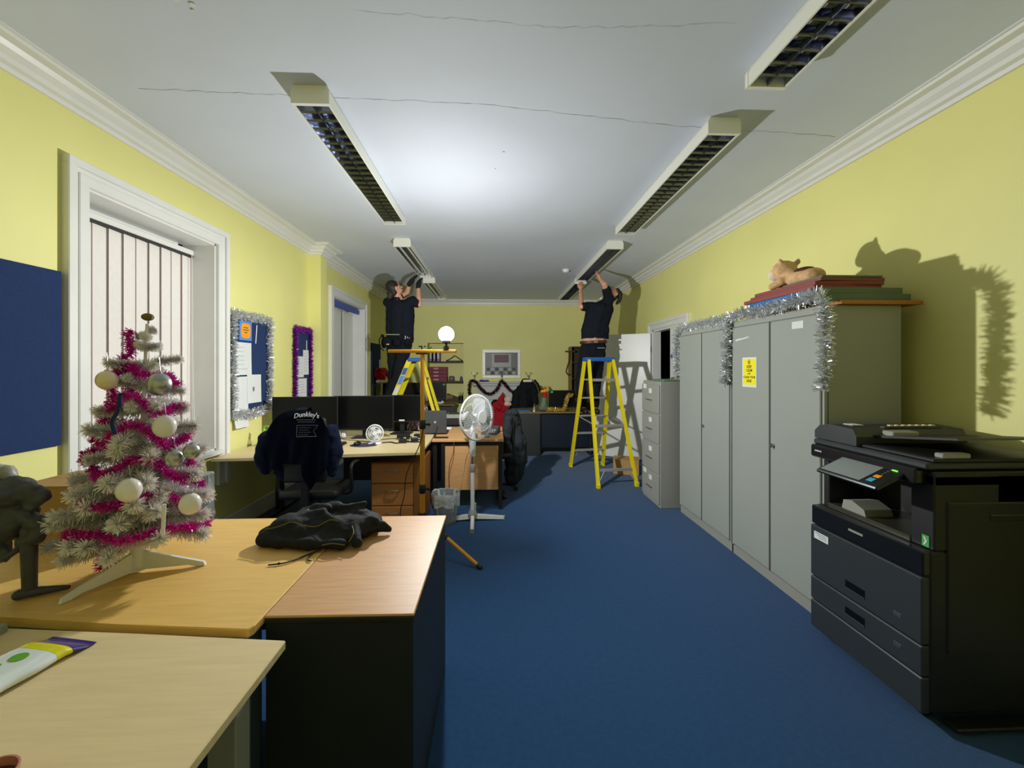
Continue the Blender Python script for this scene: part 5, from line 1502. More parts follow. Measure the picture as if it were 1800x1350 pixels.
# ------------------------------------------------------------------ pedestal fan and bin
pf = thing('pedestal_fan', 'white pedestal fan standing on the carpet before the beech desk', 'fan', (-0.215, 4.0, 0))
px_, py_ = -0.215, 4.0
MB().cyl((px_, py_, 0.06), (px_, py_, 0.52), 0.020).build('lower_pole', 'white', pf, 40)
MB().cyl((px_, py_, 0.50), (px_, py_, 0.66), 0.0125).build('chrome_pole', 'chrome', pf, 40)
MB().lathe([(0.024, 0.47), (0.027, 0.48), (0.027, 0.53), (0.024, 0.54)], (px_, py_, 0), 16).build('height_collar', 'greymetal2', pf, 40)
MB().lathe([(0.026, 0.62), (0.030, 0.66), (0.033, 0.74), (0.034, 0.80), (0.025, 0.86)], (px_, py_, 0), 18).build('control_column', 'white', pf, 40)
MB().box(px_ - 0.037, px_ - 0.030, py_ - 0.02, py_ + 0.005, 0.70, 0.73, 0.002).build('switch', 'darkplastic', pf)
MB().lathe([(0.045, 0.03), (0.05, 0.05), (0.035, 0.09), (0.024, 0.11)], (px_, py_, 0), 18).box(px_ + 0.01, px_ + 0.035, py_ - 0.01, py_ + 0.01, 0.06, 0.17, 0.004).build('base_hub', 'greymetal', pf, 40)
for a in (R(4), R(94), R(184), R(-88)):
    d = Vector((math.cos(a), math.sin(a), 0)); n_ = Vector((-d.y, d.x, 0))
    p0 = Vector((px_, py_, 0.0)) + d * 0.03; p1 = Vector((px_, py_, 0.0)) + d * 0.30
    lo_ = [p0 - n_ * 0.022 + Vector((0, 0, 0.022)), p0 + n_ * 0.022 + Vector((0, 0, 0.022)), p1 + n_ * 0.018 + Vector((0, 0, 0.006)), p1 - n_ * 0.018 + Vector((0, 0, 0.006))]
    hi_ = [p0 - n_ * 0.014 + Vector((0, 0, 0.062)), p0 + n_ * 0.014 + Vector((0, 0, 0.062)), p1 + n_ * 0.012 + Vector((0, 0, 0.032)), p1 - n_ * 0.012 + Vector((0, 0, 0.032))]
    l = MB().hexa(lo_, hi_).build('foot', 'white', pf)
    MB().hexa([q.lerp(p1, 0.0) + d * 0.0 for q in (p1 - n_ * 0.02, p1 + n_ * 0.02, p1 + n_ * 0.02 + d * 0.012, p1 - n_ * 0.02 + d * 0.012)],
              [q + Vector((0, 0, 0.034)) for q in (p1 - n_ * 0.02, p1 + n_ * 0.02, p1 + n_ * 0.02 + d * 0.012, p1 - n_ * 0.02 + d * 0.012)]).build('foot_cap', 'greymetal2', l)
# head: axis points towards the viewer's right
fm = Matrix.Translation((px_ + 0.035, py_ - 0.02, 0.992)) @ Matrix.Rotation(R(48), 4, 'Z') @ Matrix.Rotation(R(-4), 4, 'X')   # local -Y is the front
def fp(x, y, z): return fm @ Vector((x, y, z))
RF = 0.215
cg = MB()
for r_, yy in ((RF, -0.01),):
    cg.tube([fp(r_ * math.cos(R(q)), yy, r_ * math.sin(R(q))) for q in range(0, 360, 8)], 0.009, 6, closed=True)
cg.build('cage_ring', 'white', pf, 60)
def cage(y_mid, y_in, nm):
    mb = MB()
    for q in range(0, 360, 6):
        c, s = math.cos(R(q)), math.sin(R(q))
        mb.tube([fp(RF * c, -0.01, RF * s), fp(RF * 0.93 * c, -0.01 + y_mid * 0.7, RF * 0.93 * s), fp(RF * 0.6 * c, -0.01 + y_mid, RF * 0.6 * s), fp(0.05 * c, -0.01 + y_in, 0.05 * s)], 0.0013, 4)
    mb.tube([fp(RF * 0.6 * math.cos(R(q)), -0.01 + y_mid, RF * 0.6 * math.sin(R(q))) for q in range(0, 360, 10)], 0.0022, 4, closed=True)
    mb.build(nm, 'white', pf, 60)
cage(-0.065, -0.07, 'front_cage')
cage(0.06, 0.07, 'rear_cage')
MB().cyl(fp(0, -0.088, 0), fp(0, -0.074, 0), 0.056, seg=24).build('cage_badge', 'white', pf, 40)
for k in range(3):
    a0 = R(120 * k + 75)
    bl = MB()
    def bf(u, v):
        r_ = 0.035 + 0.15 * u
        a = a0 + (v - 0.5) * (0.55 + 0.75 * math.sin(math.pi * min(1, u * 0.95 + 0.1)))
        return fp(r_ * math.cos(a), -0.015 + (v - 0.5) * 0.055 * (1 - 0.4 * u), r_ * math.sin(a))
    bl.grid(9, 7, bf)
    bmesh.ops.solidify(bl.bm, geom=bl.bm.faces[:], thickness=0.002)
    bl.build('blade', 'white', pf, 60)
MB().cyl(fp(0, -0.035, 0), fp(0, 0.02, 0), 0.036, seg=18).build('blade_hub', 'white', pf, 40)
mo = MB()
mo.cyl(fp(0, 0.055, 0), fp(0, 0.11, 0), 0.062, 0.058, 20).cyl(fp(0, 0.11, 0), fp(0, 0.185, 0), 0.058, 0.035, 20)
mo.cyl(fp(0, 0.10, -0.05), (px_, py_, 0.84), 0.028)
mo.build('motor_housing', 'white', pf, 40)
MB().tube(smooth_path([(px_ - 0.02, py_ + 0.02, 0.68), (px_ - 0.06, py_ + 0.06, 0.60), (px_ - 0.09, py_ + 0.12, 0.45), (px_ - 0.13, py_ + 0.16, 0.25), (px_ - 0.20, py_ + 0.2, 0.10), (px_ - 0.3, py_ + 0.23, 0.008)]), 0.0035, 6).build('mains_lead', 'creamcable', pf, 60)
cable_thing('brown cable drooping against the beech desk front panel', [(-0.42, 4.285, 0.70), (-0.425, 4.26, 0.60), (-0.46, 4.25, 0.48), (-0.47, 4.25, 0.35), (-0.455, 4.24, 0.22), (-0.43, 4.22, 0.05), (-0.40, 4.22, 0.006)], 0.0035, 'browncable')

bn = thing('waste_bin', 'grey waste bin with a translucent liner beside the pedestal fan', 'bin', (-0.468, 3.96, 0))
bx_, by_ = -0.468, 3.96
MB().lathe([(0.095, 0.002), (0.10, 0.01), (0.128, 0.285), (0.124, 0.285), (0.096, 0.014)], (bx_, by_, 0), 28).build('tub', 'binplastic', bn, 40)
mb = MB()
g = random.Random(9)
ph_ = [g.uniform(0, 6.28) for _ in range(6)]
def liner(u, v):
    a = 2 * math.pi * u
    w = 0.004 * (math.sin(9 * a + ph_[0]) + math.sin(14 * a + ph_[1] + v * 4) + math.sin(5 * a + ph_[2]))
    if v < 0.4:                       # folded cuff outside the tub
        t = v / 0.4
        r_ = 0.127 + 0.008 * t + w * (1 - t * 0.6)
        z = 0.175 + 0.115 * t + 0.012 * math.sin(6 * a + ph_[3]) * (1 - t)
    else:
        t = (v - 0.4) / 0.6
        r_ = 0.13 - 0.035 * t + w
        z = 0.292 - 0.24 * t + 0.004 * math.sin(3 * a + ph_[4]) * (1 - t)
    return (bx_ + r_ * math.cos(a), by_ + r_ * math.sin(a), z)
mb.grid(65, 16, liner)
mb.build('liner', 'binbag', bn, 60)

# ------------------------------------------------------------------ stepladders
def ladder(label, x, y, rz, F, Rr, H=1.585, wt=0.18, wb=0.25, sticker=False):
    """steps on local -Y side"""
    t = thing('stepladder', label, 'ladder', (x, y, 0), rz, 'yellow stepladders')
    def front(z, s): 
        k = z / H; return Vector((s * (wb + (wt - wb) * k), -F + (F - 0.07) * k, z))
    def rear(z, s):
        k = z / H; return Vector((s * (wb + (wt - 0.01 - wb) * k), Rr - (Rr - 0.06) * k, z))
    def stile(fn, s, w, th, nm):
        a, b = fn(0.012, s), fn(H - 0.01, s)
        mb = MB()
        lo_ = [a + Vector((dx, dy, 0)) for dx, dy in ((-th / 2, -w / 2), (th / 2, -w / 2), (th / 2, w / 2), (-th / 2, w / 2))]
        hi_ = [b + Vector((dx, dy, 0)) for dx, dy in ((-th / 2, -w / 2), (th / 2, -w / 2), (th / 2, w / 2), (-th / 2, w / 2))]
        mb.hexa(lo_, hi_)
        o = mb.build(nm, 'yellowlad', t, world=False)
        MB().box(a.x - th / 2 - 0.004, a.x + th / 2 + 0.004, a.y - w / 2 - 0.004, a.y + w / 2 + 0.004, 0.0, 0.05, 0.003).build('rubber_foot', 'yellowlad', o, world=False)
        return o
    fs = [stile(front, s, 0.075, 0.03, 'front_stile') for s in (-1, 1)]
    rs = [stile(rear, s, 0.045, 0.035, 'rear_stile') for s in (-1, 1)]
    MB().box(-wt - 0.025, wt + 0.025, -0.10, 0.08, H - 0.035, H + 0.02, 0.010, None, 2).build('top_cap', 'bluecap', t, world=False)
    for z in (0.27, 0.53, 0.79, 1.05, 1.31):
        a = front(z, 1)
        MB().box(-a.x + 0.01, a.x - 0.01, a.y - 0.04, a.y + 0.04, z - 0.022, z, 0.003).build('step', 'alu', t, world=False)
    for z in (0.20, 0.72, 1.30):
        a = rear(z, 1)
        r_ = MB().box(-a.x, a.x, a.y - 0.008, a.y + 0.008, z - 0.018, z + 0.018, 0.002).build('rear_brace', 'alu', t, world=False)
    for s in (-1, 1):
        a = rear(0.20, s); b = rear(0.035, s) + Vector((-s * 0.0, 0, 0))
        MB().cyl(a + Vector((-s * 0.10, 0, 0)), b + Vector((-s * 0.01, 0, 0.03)), 0.006, seg=8).build('corner_brace', 'alu', t, 40, world=False)
        a = front(0.27, s); b = front(0.06, s)
        MB().cyl(a + Vector((-s * 0.10, 0, -0.02)), b + Vector((-s * 0.01, 0, 0.03)), 0.006, seg=8).build('corner_brace', 'alu', t, 40, world=False)
        a = front(0.78, s); b = rear(0.74, s)
        MB().box(-0.003, 0.003, 0, (b - a).length, -0.008, 0.008, 0, Matrix.Translation(a) @ (b - a).to_track_quat('Y', 'Z').to_matrix().to_4x4()).build('spreader', 'alu', t, world=False)
    if sticker:
        s = sticker
        for z0, z1, m in ((1.36, 1.46, 'bluecap'), (1.22, 1.35, 'skyblue'), (0.90, 1.18, 'whitepaper')):
            a, b = front(z0, s), front(z1, s)
            o_ = Vector((s * 0.0165, 0, 0))
            mb = MB().hexa([a + o_ + Vector((0, -0.03, 0)), a + o_ + Vector((0, 0.03, 0)), a + o_ + Vector((s * 0.001, 0.03, 0)), a + o_ + Vector((s * 0.001, -0.03, 0))],
                           [b + o_ + Vector((0, -0.03, 0)), b + o_ + Vector((0, 0.03, 0)), b + o_ + Vector((s * 0.001, 0.03, 0)), b + o_ + Vector((s * 0.001, -0.03, 0))])
            mb.build('sticker', m, fs[0 if s < 0 else 1], world=False)
    return t
ladder('yellow stepladder under the bare-armed worker by the open door', 1.425, 5.63, R(187), 0.50, 0.62)
ladder('yellow stepladder with stickers under the gloved worker by the window', -1.165, 6.27, R(-90), 0.72, 0.52, sticker=1)

# ------------------------------------------------------------------ workers
def worker(name_label, J, look, gloves=None, hair=None, parts=None, hem=None):
    """J: joints in world space"""
    V = {k: Vector(v) for k, v in J.items()}
    base = V['base']
    t = thing('person', name_label, 'person', tuple(base))
    P = []
    P += [('e', V['head'], (0.078, 0.078, 0.108), J['headrot']) if False else ('e', V['head'], (0.076, 0.088, 0.108), look)]
    jaw = V['head'] + look @ Vector((0, 0.03, -0.055))
    P += [('e', jaw, (0.055, 0.062, 0.06), look)]
    P += [('c', V['head'] + look @ Vector((0, 0.088, -0.012)), 0.010, V['head'] + look @ Vector((0, 0.108, -0.032)), 0.013)]     # nose
    P += [('c', V['head'] + look @ Vector((-0.02, 0.085, -0.068)), 0.010, V['head'] + look @ Vector((0.02, 0.085, -0.068)), 0.010)]   # lips
    for s in (-1, 1):
        P += [('e', V['head'] + look @ Vector((s * 0.078, -0.005, -0.012)), (0.012, 0.022, 0.032), look)]
        P += [('e', V['head'] + look @ Vector((s * 0.032, 0.078, 0.012)), (0.016, 0.012, 0.010), look)]
    P += [('c', V['head'] + look @ Vector((0, -0.015, -0.06)), 0.056, V['neck'], 0.06)]
    P += [('c', V['neck'], 0.06, V['chest'], 0.12), ('c', V['chest'], 0.125, V['waist'], 0.115), ('c', V['waist'], 0.115, V['hips'], 0.13)]
    sh = (V['shR'] - V['shL']).normalized()
    for s, a in (('R', 1), ('L', -1)):
        P += [('c', V['chest'] + sh * a * 0.06 + Vector((0, 0, 0.06)), 0.09, V['sh' + s], 0.058)]
        P += [('c', V['sh' + s], 0.056, V['el' + s], 0.042), ('c', V['el' + s], 0.043, V['wr' + s], 0.027)]
        P += [('c', V['chest'] + sh * a * 0.07, 0.10, V['waist'] + sh * a * 0.08, 0.10), ('c', V['waist'] + sh * a * 0.08, 0.10, V['hips'] + sh * a * 0.08, 0.105)]
        P += [('c', V['hip' + s], 0.088, V['kn' + s], 0.058), ('c', V['kn' + s], 0.057, V['an' + s], 0.038)]
        # hand: palm and five fingers curling over the fitting
        w = V['wr' + s]; hd = V['hd' + s]
        d = (hd - w).normalized()
        n = V['curl' + s].normalized()
        side = d.cross(n).normalized()
        P += [('c', w, 0.027, w + d * 0.05, 0.030), ('c', w + d * 0.045 - side * 0.022, 0.018, w + d * 0.085 - side * 0.026, 0.014), ('c', w + d * 0.045 + side * 0.022, 0.018, w + d * 0.085 + side * 0.026, 0.014)]
        for k, L in zip((-1.5, -0.5, 0.5, 1.5), (0.07, 0.082, 0.078, 0.06)):
            r0 = w + d * 0.085 + side * k * 0.019
            m_ = r0 + d * L * 0.5 + n * 0.006
            e_ = m_ + d * L * 0.12 + n * L * 0.42
            P += [('c', r0, 0.0105, m_, 0.0098), ('c', m_, 0.0098, e_, 0.0085)]
        r0 = w + d * 0.03 + side * 0.028
        m_ = r0 + d * 0.035 + side * 0.022 + n * 0.01
        P += [('c', r0, 0.013, m_, 0.011), ('c', m_, 0.011, m_ + d * 0.028 + n * 0.014, 0.009)]
        f = V['toe' + s] - V['an' + s]
        P += [('c', V['an' + s] - Vector((0, 0, 0.03)), 0.036, V['toe' + s], 0.028)]
    blob('body', P, 'skin', t, 0.0065, 3)
    # short-sleeved shirt
    low = V['hem'] - Vector((0, 0, 0.09))
    S = [('c', V['neck'] - Vector((0, 0, 0.045)), 0.075, V['chest'], 0.148), ('c', V['chest'], 0.15, V['waist'], 0.145), ('c', V['waist'], 0.145, low, 0.143)]
    for s, a in (('R', 1), ('L', -1)):
        S += [('c', V['chest'] + sh * a * 0.065 + Vector((0, 0, 0.05)), 0.105, V['sh' + s], 0.078)]
        S += [('c', V['chest'] + sh * a * 0.105, 0.12, V['waist'] + sh * a * 0.095, 0.124), ('c', V['waist'] + sh * a * 0.095, 0.124, low + sh * a * 0.092, 0.126)]
        e_ = V['sh' + s].lerp(V['el' + s], 0.62)
        S += [('c', V['sh' + s], 0.078, e_, 0.070)]
    st = blob_mesh('shirt', S, 'shirt', 0.011, 3, (0.10, 0.03))
    # open the hem and the sleeve ends by flattening the capsule ends
    hz = V['hem'].z - 0.03
    for v in st.vertices:
        if v.co.z < hz: v.co.z = hz
    link('shirt', st, t)
    T = [('c', V['hips'] + Vector((0, 0, 0.05)), 0.138, V['hips'] - Vector((0, 0, 0.03)), 0.142)]
    for s, a in (('R', 1), ('L', -1)):
        T += [('c', V['hips'] + sh * a * 0.075 + Vector((0, 0, 0.06)), 0.118, V['hips'] + sh * a * 0.085, 0.122), ('c', V['hip' + s], 0.110, V['kn' + s], 0.082), ('c', V['kn' + s], 0.080, V['an' + s] + Vector((0, 0, 0.02)), 0.066)]
    tt = blob_mesh('trousers', T, 'trouser', 0.012, 3, (0.12, 0.03))
    wz = V['hips'].z + 0.105
    for v in tt.vertices:
        if v.co.z > wz: v.co.z = wz
    link('trousers', tt, t)
    for s in 'RL':
        f = (V['toe' + s] - V['an' + s]); f.z = 0; f.normalize()
        a = V['an' + s]
        zf = V['toe' + s].z - 0.04
        q = [('c', a + Vector((0, 0, -0.01)), 0.05, a - f * 0.02 + Vector((0, 0, -0.045)), 0.046), ('c', a - f * 0.03 + Vector((0, 0, -0.05)), 0.042, V['toe' + s], 0.042)]
        sm = blob_mesh('shoe', q, 'shoe', 0.009, 2)
        for v in sm.vertices:
            if v.co.z < zf: v.co.z = zf
        link('shoe', sm, t)
    return t, V

# gloved worker on the left ladder, back three-quarters to the viewer, facing the window-side fitting
fl_dir = Vector((0.62, 0.78, 0)).normalized()
lookL = Matrix.Rotation(R(-62), 4, 'Z') @ Matrix.Rotation(R(28), 4, 'X')
stepz = 0.79
sy, sxx = 6.27, -1.165 - 0.72 + (0.65) * stepz / 1.585
JL = dict(base=(sxx, 6.27, stepz), head=(-1.475, 6.17, 2.635), neck=(-1.43, 6.19, 2.50), chest=(-1.40, 6.21, 2.31), waist=(-1.41, 6.23, 2.05), hips=(-1.43, 6.25, 1.80), hem=(-1.42, 6.24, 1.86),
          shR=(-1.205, 6.13, 2.435), shL=(-1.60, 6.27, 2.435), elR=(-1.105, 6.10, 2.385), wrR=(-1.135, 6.20, 2.665), hdR=(-1.13, 6.28, 2.80), curlR=(0.3, 0.6, 0.3),
          elL=(-1.36, 6.46, 2.60), wrL=(-1.29, 6.36, 2.74), hdL=(-1.22, 6.40, 2.86), curlL=(0.8, 0.3, 0.3),
          hipR=(-1.345, 6.20, 1.74), hipL=(-1.51, 6.27, 1.74), knR=(-1.43, 6.17, 1.32), knL=(-1.52, 6.34, 1.32), anR=(-1.60, 6.19, 0.90), anL=(-1.64, 6.35, 0.90), toeR=(-1.49, 6.20, stepz + 0.04), toeL=(-1.52, 6.36, stepz + 0.04))
wk, V = worker('person in black T-shirt and work gloves on the left ladder reaching up to a light', JL, lookL)
H_ = V['head']
hp = [('e', H_ + lookL @ Vector((0, -0.022, 0.028)), (0.090, 0.096, 0.100), lookL), ('e', H_ + lookL @ Vector((0, -0.05, -0.04)), (0.078, 0.062, 0.085), lookL), ('c', H_ + lookL @ Vector((0, -0.10, -0.03)), 0.04, H_ + lookL @ Vector((0, -0.125, -0.09)), 0.042)]
hm_ = blob_mesh('hair', hp, 'hair', 0.009, 3, (0.03, 0.015))
link('hair', hm_, wk)
gl = MB()
for s in (-1, 1):
    gl.tube([H_ + lookL @ Vector((s * 0.032 + 0.024 * math.cos(R(q)), 0.100, 0.010 + 0.018 * math.sin(R(q)))) for q in range(0, 360, 30)], 0.003, 5, closed=True)
    gl.tube([H_ + lookL @ Vector((s * 0.056, 0.100, 0.012)), H_ + lookL @ Vector((s * 0.086, 0.02, 0.012))], 0.003, 5)
gl.build('glasses', 'black', wk, 60)
for s in 'RL':
    w = V['wr' + s]; d = (V['hd' + s] - w).normalized(); n = V['curl' + s].normalized(); side = d.cross(n).normalized()
    G = [('c', w - d * 0.02, 0.036, w + d * 0.05, 0.040), ('c', w + d * 0.045 - side * 0.022, 0.026, w + d * 0.085 - side * 0.026, 0.022), ('c', w + d * 0.045 + side * 0.022, 0.026, w + d * 0.085 + side * 0.026, 0.022)]
    for k, L in zip((-1.5, -0.5, 0.5, 1.5), (0.07, 0.082, 0.078, 0.06)):
        r0 = w + d * 0.085 + side * k * 0.021
        m_ = r0 + d * L * 0.5 + n * 0.006
        e_ = m_ + d * L * 0.12 + n * L * 0.42
        G += [('c', r0, 0.0135, m_, 0.013), ('c', m_, 0.013, e_, 0.0115)]
    r0 = w + d * 0.03 + side * 0.03; m_ = r0 + d * 0.035 + side * 0.024 + n * 0.01
    G += [('c', r0, 0.017, m_, 0.015), ('c', m_, 0.015, m_ + d * 0.028 + n * 0.014, 0.012)]
    blob('glove', G, 'glove', wk, 0.006, 2)
# tool belt round the hips
tb = MB()
hc = V['hips'] + Vector((0, 0, 0.085))
def ell(q, r1=0.215, r2=0.165, dz=0.0):
    sh = Vector((0.94, -0.33, 0)); fw = Vector((0.33, 0.94, 0))
    return hc + sh * r1 * math.cos(R(q)) + fw * r2 * math.sin(R(q)) + Vector((0, 0, dz))
ring = [ell(q) for q in range(0, 360, 15)]
tb.hexa([p - Vector((0, 0, 0.022)) for p in ring], [p + Vector((0, 0, 0.022)) for p in ring])
belt = tb.build('tool_belt', 'blackcoat', wk, 40)
for q, w_, h_ in ((250, 0.07, 0.11), (290, 0.06, 0.10), (215, 0.04, 0.12), (330, 0.05, 0.09)):
    c = ell(q, 0.228, 0.185, -0.05)
    blob('tool_pouch', [('e', c, (w_, 0.045, h_ * 0.75))], 'blackcoat', wk, 0.01, 2)
tl = MB()
a_ = ell(245, 0.235, 0.20, 0.06); b_ = ell(300, 0.235, 0.20, 0.055)
tl.tube([a_, b_], 0.008, 6)
tl.build('shirt_hem_strip', 'greymetal2', wk, 60)
mb = MB(); a_ = ell(208, 0.25, 0.2, 0.05)
mb.tube(smooth_path([a_, a_ + Vector((-0.04, -0.01, -0.05)), a_ + Vector((-0.03, -0.02, -0.16)), a_ + Vector((0.03, -0.02, -0.22))], 5), 0.008, 6).ball(a_, 0.025, 10, 6)
mb.build('tool_strap', 'blackcoat', wk, 60)
mb = MB()
for k, q in enumerate((320, 328, 336)):
    c = ell(q, 0.24, 0.20, -0.01 - 0.012 * k)
    mb.cyl(c, c + Vector((0.005, -0.005, 0.05)), 0.006, seg=8)
mb.build('tool_handles', 'steel', wk)
MB().box(-0.025, 0.025, -0.004, 0.004, -0.007, 0.007, 0, Matrix.Translation(ell(262, 0.26, 0.235, -0.085)) @ Matrix.Rotation(R(-37), 4, 'Z')).build('pouch_badge', 'whitepaper', wk)

# bare-armed worker on the right ladder, facing the viewer, head tipped back
lookR = Matrix.Rotation(R(150), 4, 'Z') @ Matrix.Rotation(R(58), 4, 'X')
JR = dict(base=(1.40, 6.02, 0.79), head=(1.80, 6.30, 2.60), neck=(1.70, 6.27, 2.50), chest=(1.585, 6.24, 2.32), waist=(1.51, 6.22, 2.06), hips=(1.47, 6.19, 1.74), hem=(1.51, 6.22, 1.93),
          shR=(1.425, 6.22, 2.385), shL=(1.735, 6.24, 2.50), elR=(1.29, 6.16, 2.375), wrR=(1.335, 6.42, 2.68), hdR=(1.36, 6.50, 2.81), curlR=(0.1, 0.6, 0.4),
          elL=(1.615, 6.08, 2.70), wrL=(1.565, 6.14, 2.79), hdL=(1.55, 6.20, 2.92), curlL=(-0.3, 0.5, 0.35),
          hipR=(1.38, 6.18, 1.68), hipL=(1.55, 6.18, 1.68), knR=(1.27, 6.12, 1.27), knL=(1.50, 6.12, 1.26), anR=(1.29, 6.06, 0.90), anL=(1.46, 6.04, 0.90), toeR=(1.31, 5.93, 0.83), toeL=(1.47, 5.91, 0.83))
wr_, V = worker('person in black T-shirt and brown belt on the right ladder, arms raised to a light', JR, lookR)
H_ = V['head']
hp = [('e', H_ + lookR @ Vector((0, -0.025, 0.03)), (0.086, 0.090, 0.096), lookR), ('e', H_ + lookR @ Vector((0, -0.055, -0.03)), (0.078, 0.055, 0.08), lookR)]
link('hair', blob_mesh('hair', hp, 'hair', 0.009, 3, (0.03, 0.015)), wr_)
blob('cap_band', [('c', H_ + Vector((0.07, -0.02, 0.05)), 0.035, H_ + Vector((0.125, 0.0, -0.01)), 0.038), ('c', H_ + Vector((0.125, 0.0, -0.01)), 0.036, H_ + Vector((0.11, 0.0, -0.10)), 0.032), ('c', H_ + Vector((0.11, 0.0, -0.10)), 0.03, H_ + Vector((0.07, 0.0, -0.15)), 0.024)], 'blackhair', wr_, 0.009, 2)
hc = V['hips'] + Vector((0.01, 0.0, 0.105))
ring = [hc + Vector((0.205 * math.cos(R(q)), 0.152 * math.sin(R(q)), 0.006 * math.cos(R(q)))) for q in range(0, 360, 15)]
belt = MB().hexa([p - Vector((0, 0, 0.02)) for p in ring], [p + Vector((0, 0, 0.02)) for p in ring]).build('belt', 'leather', wr_, 40)
MB().box(hc.x - 0.03, hc.x + 0.03, hc.y - 0.162, hc.y - 0.153, hc.z - 0.022, hc.z + 0.022, 0.003).build('buckle', 'steel', belt)
MB().box(hc.x + 0.02, hc.x + 0.13, hc.y - 0.158, hc.y - 0.150, hc.z - 0.10, hc.z - 0.085).build('pocket_print', 'fadedink', wr_)
MB().prism([(1.53, 2.475), (1.565, 2.495), (1.575, 2.482), (1.56, 2.474)], 'y', 6.055, 6.062).build('chest_logo', 'whiteink', wr_)

# ------------------------------------------------------------------ chairs with clothes in the middle of the room
office_chair('black office chair under the dark grey coat at the beech desk', -0.04, 4.88, R(-78), 'black', 0.86, bw=0.13)
ct = thing('coat', 'dark grey padded coat hung on the office chair at the beech desk', 'coat', (0.25, 4.95, 0.1))
blob('coat_body', [('e', (0.19, 4.93, 0.84), (0.10, 0.13, 0.12)), ('c', (0.20, 4.93, 0.85), 0.10, (0.22, 4.95, 0.60), 0.12), ('c', (0.24, 4.93, 0.60), 0.13, (0.25, 4.94, 0.35), 0.14), ('c', (0.25, 4.94, 0.35), 0.13, (0.21, 4.92, 0.17), 0.10),
                   ('c', (0.16, 4.80, 0.86), 0.055, (0.13, 4.76, 0.62), 0.05), ('c', (0.25, 5.06, 0.85), 0.06, (0.30, 5.08, 0.55), 0.055), ('c', (0.13, 4.76, 0.62), 0.05, (0.17, 4.78, 0.42), 0.05)], 'coat', ct, 0.012, 3, (0.09, 0.06))
blob('hood', [('e', (0.20, 4.90, 0.93), (0.085, 0.10, 0.05))], 'coat', ct, 0.012, 3, (0.06, 0.04))
ch = office_chair('dark office chair behind the right monitor with a checked throw', -1.06, 5.45, R(180), 'black', 0.95)
th = thing('checked_throw', 'pale pink throw with plum check hung on the chair behind the right monitor', 'throw', (-0.97, 5.19, 0.7))
mb = MB()
def thr(u, v): return Vector((-1.09 + 0.25 * u, 5.185 + 0.012 * math.sin(u * 9) - 0.02 * v + 0.03 * (abs(u - 0.5) * 2) ** 3, 1.03 - 0.33 * v - 0.05 * (abs(u - 0.45) * 2) ** 2))
mb.grid(20, 20, thr)
bmesh.ops.solidify(mb.bm, geom=mb.bm.faces[:], thickness=-0.008)
mb.build('cloth', 'pinkcloth', th, 60)
mb = MB()
for k in range(-4, 6):
    for s in (1, -1):
        u0 = k * 0.22
        pts = []
        for i in range(21):
            v = i / 20
            u = u0 + s * v * 0.8 + (0 if s > 0 else 0.8)
            if 0.0 <= u <= 1.0: pts.append(thr(u, v) + Vector((0, -0.0085, 0)))
        for a, b in zip(pts, pts[1:]):
            d = Vector((0.006, 0, 0))
            mb.bm.faces.new([mb.bm.verts.new(p) for p in (a - d, a + d, b + d, b - d)])
mb.build('check_stripes', 'plum', th)

# ------------------------------------------------------------------ alcove shelves
al_ = thing('alcove_shelves', 'brown shelves fitted in the end wall alcove', 'shelves', ((ALC[0] + ALC[1]) / 2, YF + 0.15, 0.0))
for z in (1.60, 1.145, 0.70):
    MB().box(ALC[0] + 0.002, ALC[1] - 0.002, YF - 0.02, YF + 0.33, z - 0.02, z, 0.002).build('shelf', 'midwood', al_)
    MB().box(ALC[0] + 0.002, ALC[1] - 0.002, YF - 0.024, YF - 0.02, z - 0.028, z).build('shelf_edge', 'darkwood', al_)
for k, (w, m, nm) in enumerate(((0.06, 'darkplastic', 'dark ring binder, first on the top alcove shelf'), (0.055, 'darkplastic', 'dark ring binder with white spine, second on the top alcove shelf'), (0.065, 'purplebox', 'purple ring binder on the top alcove shelf'))):
    x = -1.50 + 0.085 * k
    t = thing('ring_binder', nm, 'binder', (x, YF + 0.1, 1.6), 0, 'binders on the alcove shelf')
    MB().box(x, x + w, YF + 0.02, YF + 0.28, 1.601, 1.88, 0.003).build('cover', m, t)
    MB().box(x + 0.012, x + w - 0.012, YF + 0.018, YF + 0.021, 1.66, 1.85).build('spine_label', 'whitepaper', t)
    MB().cyl((x + w / 2, YF + 0.019, 1.63), (x + w / 2, YF + 0.015, 1.63), 0.014, seg=12).build('finger_ring', 'chrome', t)
ar1 = thing('hanger_ornament', 'brown arched hanger standing on the top alcove shelf', 'hanger', (-0.93, YF + 0.08, 1.6))
MB().tube(smooth_path([(-1.13, YF + 0.08, 1.61), (-1.0, YF + 0.08, 1.68), (-0.93, YF + 0.08, 1.73), (-0.86, YF + 0.08, 1.69), (-0.74, YF + 0.08, 1.61)], 5), 0.010, 6).build('arch', 'darkwood', ar1, 60)
MB().tube([(-1.13, YF + 0.08, 1.612), (-0.74, YF + 0.08, 1.612)], 0.008, 6).build('bar', 'darkwood', ar1, 60)
